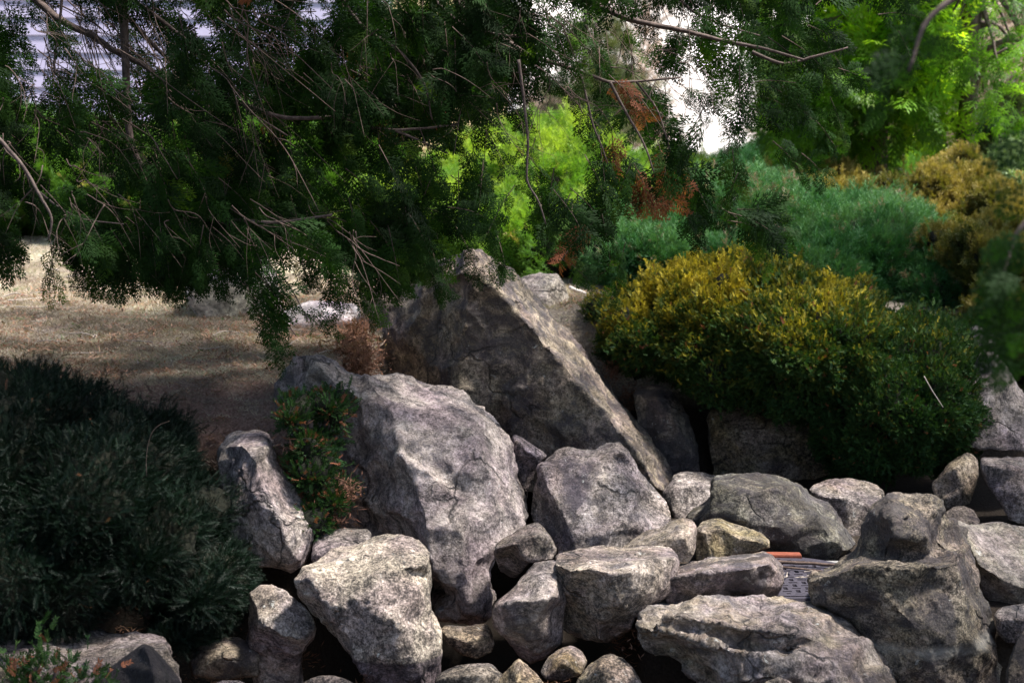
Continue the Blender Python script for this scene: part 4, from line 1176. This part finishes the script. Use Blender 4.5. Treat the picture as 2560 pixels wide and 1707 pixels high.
V, F, _ = tube_data([(-3.3, 7.4, .3), (-3.25, 7.4, 1.5), (-3.1, 7.3, 3), (-2.9, 7.2, 5), (-2.8, 7.2, 8)], [.24, .2, .17, .13, .05], 12, 4, .01)
link("trunk", new_mesh("trunk", [v - TO for v in V], F, M_BARK, True), tree)
br_specs = [
    ([(312, -220), (308, -50), (312, 100), (318, 250), (325, 340), (350, 410), (400, 470), (450, 515), (520, 542), (600, 550), (700, 556), (830, 536)], .019, .005, 6.2, 0),
    ([(-60, -160), (60, -30), (150, 50), (230, 90), (290, 130), (370, 170), (420, 230), (470, 270), (500, 340)], .018, .006, 6.8, 0),
    ([(520, 205), (580, 250), (640, 272), (720, 295), (850, 290), (905, 278), (980, 240), (997, 205)], .012, .004, 6.3, 0),
    ([(850, 288), (900, 312), (950, 322), (1000, 325), (1070, 320), (1138, 312)], .008, .004, 6.3, 0),
    ([(985, 325), (1040, 348), (1120, 384)], .006, .003, 6.3, 0),
    ([(1020, -120), (1135, -5), (1200, 70), (1270, 105), (1330, 142), (1400, 162), (1480, 190), (1530, 206), (1600, 203), (1700, 194)], .014, .004, 6.5, 0),
    ([(1060, -40), (1095, 10), (1140, 50), (1180, 72), (1240, 85), (1310, 96)], .009, .003, 6.2, 0),
    ([(1300, -100), (1450, -10), (1540, 35), (1600, 55), (1700, 75), (1800, 100), (1900, 120), (2010, 150)], .016, .005, 6.9, 0),
    ([(1296, 150), (1306, 220), (1314, 290), (1320, 360), (1318, 450), (1345, 500), (1365, 560)], .007, .003, 6.0, 0),
    ([(1452, 186), (1470, 260), (1482, 310), (1502, 360), (1520, 410)], .005, .0025, 6.2, 0),
    ([(1525, 206), (1548, 250), (1575, 300), (1610, 360), (1635, 430)], .007, .003, 6.2, 0),
    ([(1590, 204), (1640, 270), (1665, 340), (1682, 400)], .005, .0025, 6.3, 0),
    ([(-40, 310), (0, 350), (60, 420), (100, 490), (128, 545), (122, 600)], .008, .003, 5.6, 0),
    ([(98, 480), (150, 520), (210, 548), (310, 560)], .004, .002, 5.6, 0),
    ([(160, -60), (152, 30), (140, 120), (137, 180), (160, 195), (200, 200), (228, 192)], .006, .004, 5.9, 0),
    ([(440, 520), (465, 570), (520, 640), (600, 700), (690, 770), (740, 840)], .006, .002, 6.1, 0),
    ([(560, 546), (610, 600), (660, 650), (720, 710), (770, 800)], .006, .002, 6.2, 0),
    ([(240, -100), (300, 20), (380, 110), (470, 200), (560, 330), (640, 470), (700, 560)], .012, .004, 7.1, 0),
    ([(180, -80), (330, 0), (440, 80), (520, 150), (600, 260), (720, 340)], .010, .003, 6.9, 0),
    ([(1660, -60), (1720, 20), (1800, 60), (1900, 90)], .007, .003, 6.7, 0),
    ([(820, -60), (900, 60), (1000, 130), (1060, 210), (1080, 300)], .009, .003, 6.8, 0),
    ([(1880, 130), (1960, 160), (2040, 140), (2120, 120)], .008, .004, 6.6, 0),
]
for pts, r0, r1, Yb, _ in br_specs:
    tree_branch(pts, r0, r1, Yb + (.55 if pts[0][0] > -30 and Yb < 6.8 else 0))

# bare twigs
parts = []
def twig(x0, y0, x1, y1, Y, sag=20, r=.0026, forks=2):
    mx, my = (x0 + x1) / 2 + random.uniform(-25, 25), (y0 + y1) / 2 + random.uniform(-25, 25) - sag
    q1 = ((x0 * 2 + mx) / 3 + random.uniform(-12, 12), (y0 * 2 + my) / 3 + random.uniform(-12, 12))
    pts = [P(x0, y0, Y), P(q1[0], q1[1], Y + random.uniform(-.05, .05)), P(mx, my, Y + random.uniform(-.1, .1)), P(x1, y1, Y + random.uniform(-.15, .15))]
    v, f, c = tube_data([p - TO for p in pts], [r, r * .85, r * .65, r * .35], 4, 5, r * .35)
    parts.append((v, f))
    if forks:
        for k in range(forks):
            t = random.uniform(.25, .85)
            bx, by = x0 + (x1 - x0) * t, y0 + (y1 - y0) * t - sag * math.sin(t * 3)
            a = math.atan2(y1 - y0, x1 - x0) + random.choice((-1, 1)) * random.uniform(.3, .8)
            l = random.uniform(40, 140)
            ii = min(len(c) - 1, int(t * len(c)))
            s = c[ii]
            e = s + Vector((pix(math.cos(a) * l, Y), random.uniform(-.06, .06), -pix(math.sin(a) * l, Y)))
            m_ = (s + e) / 2 + Vector((random.uniform(-.015, .015), 0, random.uniform(-.015, .015)))
            v, f, _c = tube_data([s, m_, e], [r * .6, r * .45, r * .25], 3, 3)
            parts.append((v, f))


for i in range(100):
    x0 = random.uniform(80, 640); y0 = random.uniform(-60, 300)
    a = math.radians(random.uniform(30, 80)); l = random.uniform(160, 420)
    twig(x0, y0, x0 + math.cos(a) * l, y0 + math.sin(a) * l, random.uniform(6.2, 7.5), 15, random.uniform(.0018, .0036))
for i in range(24):
    x0 = random.uniform(300, 900); y0 = random.uniform(480, 580)
    a = math.radians(random.uniform(25, 95)); l = random.uniform(80, 240)
    twig(x0, y0, x0 + math.cos(a) * l, y0 + math.sin(a) * l, random.uniform(6.2, 6.9), 5, .0022)
for i in range(90):
    x0 = random.uniform(640, 1750); y0 = random.uniform(-30, 260)
    a = math.radians(random.uniform(20, 130)); l = random.uniform(90, 240)
    twig(x0, y0, x0 + math.cos(a) * l, y0 + math.sin(a) * l, random.uniform(6.5, 7.6), 10, .0022)
for i in range(30):
    x0 = random.uniform(0, 300); y0 = random.uniform(0, 560)
    a = math.radians(random.uniform(30, 120)); l = random.uniform(90, 200)
    twig(x0, y0, x0 + math.cos(a) * l, y0 + math.sin(a) * l, random.uniform(5.6, 6.5), 10, .0022)
V, F = join_data(parts)
link("twigs", new_mesh("twigs", V, F, M_TWIG, True), tree)["kind"] = "stuff"

# crown: how thickly the sprays hang, cell by cell (80 photo pixels a cell)
DENS = [
    "44444545566888998522225553311100",
    "34445656677788987422455553311000",
    "24455666778878864333323553310000",
    "25564545467666643342530442200000",
    "23466667655444441113552132100000",
    "12356777644566630347762113000000",
    "24567889865677644771042730000000",
    "25788976457896242430103400000000",
    "02432114542643012203200000000000",
    "00000002630310000010000000000000",
    "00000001400000000000000000000000",
]
tw = []
for j, row in enumerate(DENS):
    for i, ch in enumerate(row):
        d = int(ch)
        cnt = -math.log(1 - d / 9 * .975) / .45 * (1.5 if d >= 8 else 1.05)
        m = int(cnt) + (random.random() < cnt - int(cnt))
        for k in range(m):
            tw.append(((i + random.random()) * 80, (j + random.random()) * 80, d))
for k in range(1100):                                         # crown goes on above the view, unseen, spread to shade the foreground
    yy = random.uniform(-1500, -40)
    tw.append((random.uniform(-900, 1000 if yy > -500 else 1300), yy, 9))
for k in range(160):
    tw.append((random.uniform(1000, 2300), random.uniform(-260, -40), 8))
for k in range(420):                                          # added unseen sprays over the viewer's left, to darken that side
    tw.append((random.uniform(-1500, 900), random.uniform(-4200, -1200), 7))
for k in range(300):                                          # the crown goes on left of the view
    tw.append((random.uniform(-600, 0), random.uniform(0, 620), 8))
TP, TD, TN, TS, TT = [], [], [], [], []
tparts = []
DEADS = [(1290, 470, 60), (1340, 520, 50), (1400, 610, 40), (1660, 440, 60), (1620, 430, 40), (1672, 245, 30), (1570, 390, 40), (1485, 370, 30), (30, 250, 45), (60, 290, 30), (820, 590, 35), (810, 540, 30), (1062, 210, 30), (975, 430, 25), (985, 450, 25), (1420, 270, 40), (840, 620, 30), (720, 720, 40), (450, 160, 40), (520, 180, 40), (560, 90, 40), (1520, 260, 25), (100, 540, 30), (20, 530, 30), (1720, 270, 30)]
for (x, y, d) in tw:
    Y = (random.uniform(6.7, 8.0) if x > 500 else random.uniform(6.1, 7.9)) if y > 0 else random.uniform(5.9, 9.0)
    if 560 < y: Y = random.uniform(6.4, 7.3) if x < 900 else random.uniform(7.0, 7.6)
    if y < -1200: Y = random.uniform(2.0, 4.6)
    if x > 1150:
        ang = math.radians(random.gauss(75, 38))
    else:
        ang = math.radians(random.gauss(55, 28))
    if x > 1850: ang = math.radians(random.gauss(30, 30))
    L = random.uniform(.14, .26)
    s0 = P(x, y, Y) - Vector((math.cos(ang) * L * .5, 0, -math.sin(ang) * L * .5))
    dirn = Vector((math.cos(ang), random.gauss(0, .35), -math.sin(ang))).normalized()
    side = dirn.cross(Vector((random.gauss(0, .5), -1, random.gauss(0, .4)))).normalized()
    nn = dirn.cross(side).normalized()
    npair = 6
    dead = any((x - a) ** 2 + (y - b) ** 2 < r * r for a, b, r in DEADS) and random.random() < .13 or random.random() < .008
    base_t = random.uniform(.05, .55)
    pts = [s0 - TO]
    pos = s0.copy(); dd = dirn.copy()
    for q in range(npair):
        dd = (dd + Vector((0, 0, -.10))).normalized()
        pos = pos + dd * (L / npair)
        pts.append(pos - TO)
        for sgn in (-1, 1):
            D_ = (dd * .8 + side * sgn * random.uniform(.45, .9) + Vector((0, 0, -.25)) + Vector((random.gauss(0, .12), random.gauss(0, .2), random.gauss(0, .12)))).normalized()
            TP.append(pos[:]); TD.append(D_[:]); TN.append((nn * .45 + Vector((random.gauss(0, .3), -1.0 + random.gauss(0, .35), .25 + random.gauss(0, .3))))[:])
            TS.append(random.uniform(.55, 1.05) * (1 - .04 * q) * (.7 if d < 5 else 1.0))
            TT.append(random.uniform(.9, 1.0) if dead else min(.84, max(0, base_t + random.gauss(0, .12))))
    v, f, _c = tube_data([pts[0], pts[3], pts[6]], [.0026, .0018, .0008], 3, 2)
    tparts.append((v, f))
TP, TD, TN = np.array(TP), np.array(TD), np.array(TN)
scatter("crown", TP, TD, TN, np.array(TS), np.array(TT), K_CYP, tree)
V, F = join_data(tparts)
link("branchlets", new_mesh("branchlets", V, F, M_TWIG), tree)["kind"] = "stuff"

# a nearer bough of another tree, out of focus at the right edge
t2 = empty("near_tree", "blurred dark bough reaching in from the right edge, close to the viewer", "tree", (2.4, 3.1, -.5))
TO2 = Vector(t2.location)
V, F, _ = tube_data([(2.4, 3.1, -.6), (2.38, 3.1, 1), (2.3, 3.1, 3), (2.2, 3.1, 5)], [.1, .09, .07, .03], 10, 4, .005)
link("trunk", new_mesh("trunk", [v - TO2 for v in V], F, M_BARK, True), t2)
for pts in ([(3600, 350), (3000, 300), (2700, 480), (2560, 560), (2500, 700)], [(3600, -300), (2900, -200), (2500, -60), (2330, 40), (2270, 180)], [(2700, 480), (2620, 700), (2540, 820)]):
    tree_branch(pts, .012, .003, 3.1, t2)
TP, TD, TN, TS = [], [], [], []
for (cx_, cy_, sx, sy, m) in ((2555, 640, 22, 90, 26), (2570, 820, 25, 50, 16), (2520, 720, 20, 40, 7), (2350, 90, 50, 60, 6), (2260, 200, 40, 60, 4), (2575, 380, 20, 80, 5)):
    for k in range(m):
        p = P(random.gauss(cx_, sx), random.gauss(cy_, sy), random.uniform(2.9, 3.3))
        TP.append(p[:]); TD.append((-.7 + random.gauss(0, .3), random.gauss(0, .2), -.7 + random.gauss(0, .3))); TN.append((random.gauss(0, .4), -1, random.gauss(0, .4))); TS.append(random.uniform(.35, .6))
for k in range(5500):                                         # unseen crown added high over the rocks to dapple the sun
    q = Vector((random.uniform(.2, 6.0), random.uniform(3.2, 9.5), random.uniform(3.6, 6.2)))
    if math.sin(q.x * 2.1 + q.z) * math.sin(q.y * 1.7 + 1.3) > .15: continue
    if ((q.x - 2.15 - (q.z - 4.6) * .47) / 1.8) ** 2 + ((q.y - 6.7 + (q.z - 4.6) * .11) / 1.9) ** 2 < 1 and random.random() < .78: continue  # opening in the added crown lets sunlight reach the middle rocks
    TP.append(q[:]); TD.append((random.gauss(0, 1), random.gauss(0, 1), -.4)); TN.append((random.gauss(0, .4), random.gauss(0, .4), 1)); TS.append(random.uniform(1.2, 2.2))
scatter("crown", np.array(TP), np.array(TD), np.array(TN), np.array(TS), RNG.uniform(.0, .3, len(TP)), K_CYP, t2)


# ------------------------------------------------------------------ background trees
def tree_far(name, label, px, py0, py1, Y, r, blobs, kit, dens, size, tintf, mat=M_BARK, lean=0, limbs=8, fill=.55):
    base = P(px, py0, Y)
    root = empty(name, label, "tree", base)
    top = P(px + lean, py1, Y)
    h = (top - base).length
    V, F, _ = tube_data([(0, 0, -.3), (0.03, 0, h * .35), (top - base) * .7, top - base], [r, r * .8, r * .5, r * .15], 9, 4, .01)
    link("trunk", new_mesh("trunk", V, F, mat, True), root)
    for k in range(limbs):
        b = random.choice(blobs)
        t = random.uniform(.2, .9)
        s = (top - base) * t
        e = P(b[0] + random.uniform(-.6, .6) * b[2], b[1] + random.uniform(-.6, .6) * b[3], b[4]) - base
        V, F, _ = tube_data([s, (s + e) / 2 + Vector((0, 0, .08)), e], [r * .35, r * .22, r * .08], 6, 4, .005)
        link("limb", new_mesh("limb", V, F, mat, True), root)
    P_, N_ = [], []
    for (x, y, rx, ry, Yb, rd) in blobs:
        c = np.array(P(x, y, Yb)); rr = np.array([pix(rx, Yb), rd, pix(ry, Yb)])
        m = int(rr[0] * rr[2] * dens)
        d = RNG.normal(size=(m, 3)); d /= np.linalg.norm(d, axis=1, keepdims=True)
        s = RNG.uniform(fill, 1, m) ** .7
        P_.append(c + d * rr * s[:, None]); N_.append(d)
    p = np.concatenate(P_); nm = np.concatenate(N_); n = len(p)
    keep = fnoise(p, 2.6, 2, 8) > -.28
    p, nm = p[keep], nm[keep]; n = len(p)
    D = nm * .7 + RNG.normal(size=(n, 3)) * .5 + np.array([0, 0, .15])
    scatter("crown", p, D, np.array([0, 0, 1.0]) + RNG.normal(size=(n, 3)) * .6, size * RNG.uniform(.7, 1.3, n), tintf(p, nm, n), kit, root)
    return root


tree_far("feathery_cypress", "sunlit yellow green feathery conifer at upper right, lit through from behind", 2182, 425, -250, 13.5, .11,
         [(2150, 60, 180, 110, 13.5, .8), (2250, 40, 150, 110, 13.8, .8), (2080, 180, 120, 100, 13.3, .7), (2260, 170, 120, 90, 13.4, .7), (2190, 270, 170, 80, 13.3, .8), (2070, 290, 100, 70, 13.6, .6), (2280, 330, 100, 60, 13.4, .6), (2150, -100, 200, 130, 13.5, .8)],
         K_LIME, 1500, 1.9, tint_basic(.1, 1, 0, 1.5), limbs=12)
tree_far("dark_cypress", "shaded dark conifer with drooping green plumes left of the sunlit feathery one", 1975, 410, -250, 14.5, .10,
         [(1960, 130, 70, 150, 14.5, .6), (1970, 290, 60, 110, 14.3, .5), (2010, 0, 100, 120, 14.5, .6), (1930, 250, 35, 60, 14.2, .3)],
         K_LIME, 1300, 1.8, tint_basic(0, .4, 0, 1.5), limbs=8)
tree_far("brown_conifer", "half bare reddish conifer with tangled limbs in the upper right corner", 2410, 395, -300, 13.0, .08,
         [(2450, 60, 170, 110, 13, .8), (2560, 180, 120, 150, 12.8, .7), (2430, 210, 90, 70, 13.2, .6), (2360, 120, 70, 60, 13, .5)],
         K_LIME, 520, 1.7, tint_basic(0, .6, 0, 2), limbs=22, lean=60)
tree_far("hill_pine", "blurred olive pine standing before the added bright hill", 1490, 385, 40, 22, .12,
         [(1490, 150, 70, 80, 22, .7), (1480, 250, 90, 70, 22, .8), (1510, 320, 100, 50, 22, .8), (1490, 70, 45, 60, 22, .5), (1420, 230, 60, 30, 22, .5), (1570, 240, 60, 30, 22, .5)],
         K_PINE, 900, 2.6, tint_basic(.1, 1, 0), limbs=10)
shrub("russet_conifer", "dark russet cone shaped shrub near the right edge", "shrub",
      [(2510, 400, 65, 60, 14.6, .5), (2520, 330, 45, 60, 14.6, .4), (2525, 270, 25, 45, 14.6, .25)], K_PINE, 700, 1.6, tint_basic(0, .4, 0), core=True, bump=.1, freq=4)


def bare_bush(label, px, py, w, h, Y, n, t0=.3, t1=1, group="leafless bushes beyond the garden"):
    base = P(px, py, Y)
    root = empty("bare_bush", label, "bush", base, group)
    p0 = np.array(base)
    W, H = pix(w, Y), pix(h, Y)
    d = RNG.normal(size=(n, 3)); d /= np.linalg.norm(d, axis=1, keepdims=True)
    d[:, 2] = np.abs(d[:, 2])
    p = p0 + d * np.array([W, .8 * W, H]) * (RNG.uniform(.0, 1, n) ** .6)[:, None]
    D = d + np.array([0, 0, .8]) + RNG.normal(size=(n, 3)) * .3
    scatter("twigs", p, D, RNG.normal(size=(n, 3)), RNG.uniform(1.2, 2.6, n), RNG.uniform(t0, t1, n), K_BARE, root)
    parts = []
    for k in range(7):
        a = random.uniform(-1, 1)
        v, f, _ = tube_data([(a * W * .1, 0, -.1), (a * W * .4, random.uniform(-.3, .3), H * .5), (a * W * .8, random.uniform(-.5, .5), H * .95)], [.022, .015, .006], 5, 3)
        parts.append((v, f))
    V, F = join_data(parts)
    link("stems", new_mesh("stems", V, F, M_PALE_TWIG, True), root)["kind"] = "stuff"


bare_bush("broad tan leafless bush behind the sunlit feathery conifer", 2330, 400, 200, 330, 24, 1300)
bare_bush("tan leafless bush rising above the blurred pine", 1590, 250, 90, 300, 34, 160, .6, 1)
bare_bush("pinkish bare bush at the upper right corner", 2540, 400, 160, 420, 26, 1200)
bare_bush("low brown bare bush right of the blurred pine's foot", 1480, 385, 140, 110, 27, 700, 0, .6)
bare_bush("tan leafless thicket low behind the dark rounded bush", 2120, 420, 160, 110, 23, 900)

post = link("wooden_post", box_mesh("wooden_post", .16, .16, 3.4, mat_simple("weathered_wood", (.3, .25, .19), (.46, .4, .32), 12), .01), None, tuple(P(1908, 400, 21) - Vector((0, 0, .6))))
tag(post, "tall pale weathered post in the sunlit gap", "post")

# ------------------------------------------------------------------ houses
siding = mat_simple("lavender_siding", (.40, .36, .50), (.45, .41, .55), 3, .6, .0)
house = empty("lavender_house", "lavender house wall with lapped siding boards behind the cypress", "house", tuple(P(250, 262, 18) - Vector((0, 0, 0))))
HO = Vector(house.location)
dx, dy_ = Vector((1, .10, 0)).normalized(), Vector((-.1, 1, 0)).normalized()
bw = .178
for k in range(-1, 13):
    z0 = k * bw; z1 = z0 + bw + .02
    V = []
    for (u, a) in ((-4.5, 0), (2.9, 1)):
        for (off, z) in ((-.03, z0), (-.012, z1), (.01, z1), (.01, z0)):
            V.append(dx * u + dy_ * off + Vector((0, 0, z)))
    F = [(0, 4, 5, 1), (1, 5, 6, 2), (2, 6, 7, 3), (3, 7, 4, 0), (0, 1, 2, 3), (7, 6, 5, 4)]
    link("siding_board", new_mesh("siding_board", V, F, siding), house)


def slab(name, u0, u1, z0, z1, o0, o1, mat, parent, ax=dx, ay=dy_):
    V = [ax * u + ay * o + Vector((0, 0, z)) for z in (z0, z1) for (u, o) in ((u0, o0), (u1, o0), (u1, o1), (u0, o1))]
    return link(name, new_mesh(name, V, [(3, 2, 1, 0), (4, 5, 6, 7), (0, 1, 5, 4), (1, 2, 6, 5), (2, 3, 7, 6), (3, 0, 4, 7)], mat), parent)


grey_m = mat_simple("painted_foundation", (.36, .40, .38), (.44, .47, .45), 4, .8, .002)
slab("foundation", -4.5, 2.85, -1.6, -bw - .005, .02, .2, grey_m, house)
slab("wall_core", -4.5, 2.85, -bw, 13 * bw, .02, 6.0, siding, house)
slab("corner_trim", 2.905, 3.05, -bw, 13 * bw, -.05, .12, mat_simple("white_trim", (.7, .7, .7), (.8, .8, .8), 3, .5, 0), house)
yh = empty("yellow_house", "pale yellow house corner with white trim in the far gap", "house", tuple(P(1290, 372, 30)))
yw = mat_simple("yellow_siding", (.50, .40, .20), (.58, .47, .25), 3, .7, 0)
for k in range(12):
    V = []
    for u in (-3.2, -.15):
        for (off, z) in ((-.03, k * .2), (-.012, k * .2 + .22), (.01, k * .2 + .22), (.01, k * .2)):
            V.append(Vector((u, off, z)))
    link("siding_board", new_mesh("siding_board", V, [(0, 4, 5, 1), (1, 5, 6, 2), (2, 6, 7, 3), (3, 7, 4, 0), (0, 1, 2, 3), (7, 6, 5, 4)], yw), yh)
slab("wall_core", -3.2, -.15, -1.0, 2.6, .012, 5, yw, yh, Vector((1, 0, 0)), Vector((0, 1, 0)))
slab("corner_trim", -.145, .02, -1.0, 2.6, -.06, .12, mat_simple("white_corner_trim", (.7, .7, .68), (.8, .8, .78), 3, .5, 0), yh, Vector((1, 0, 0)), Vector((0, 1, 0)))
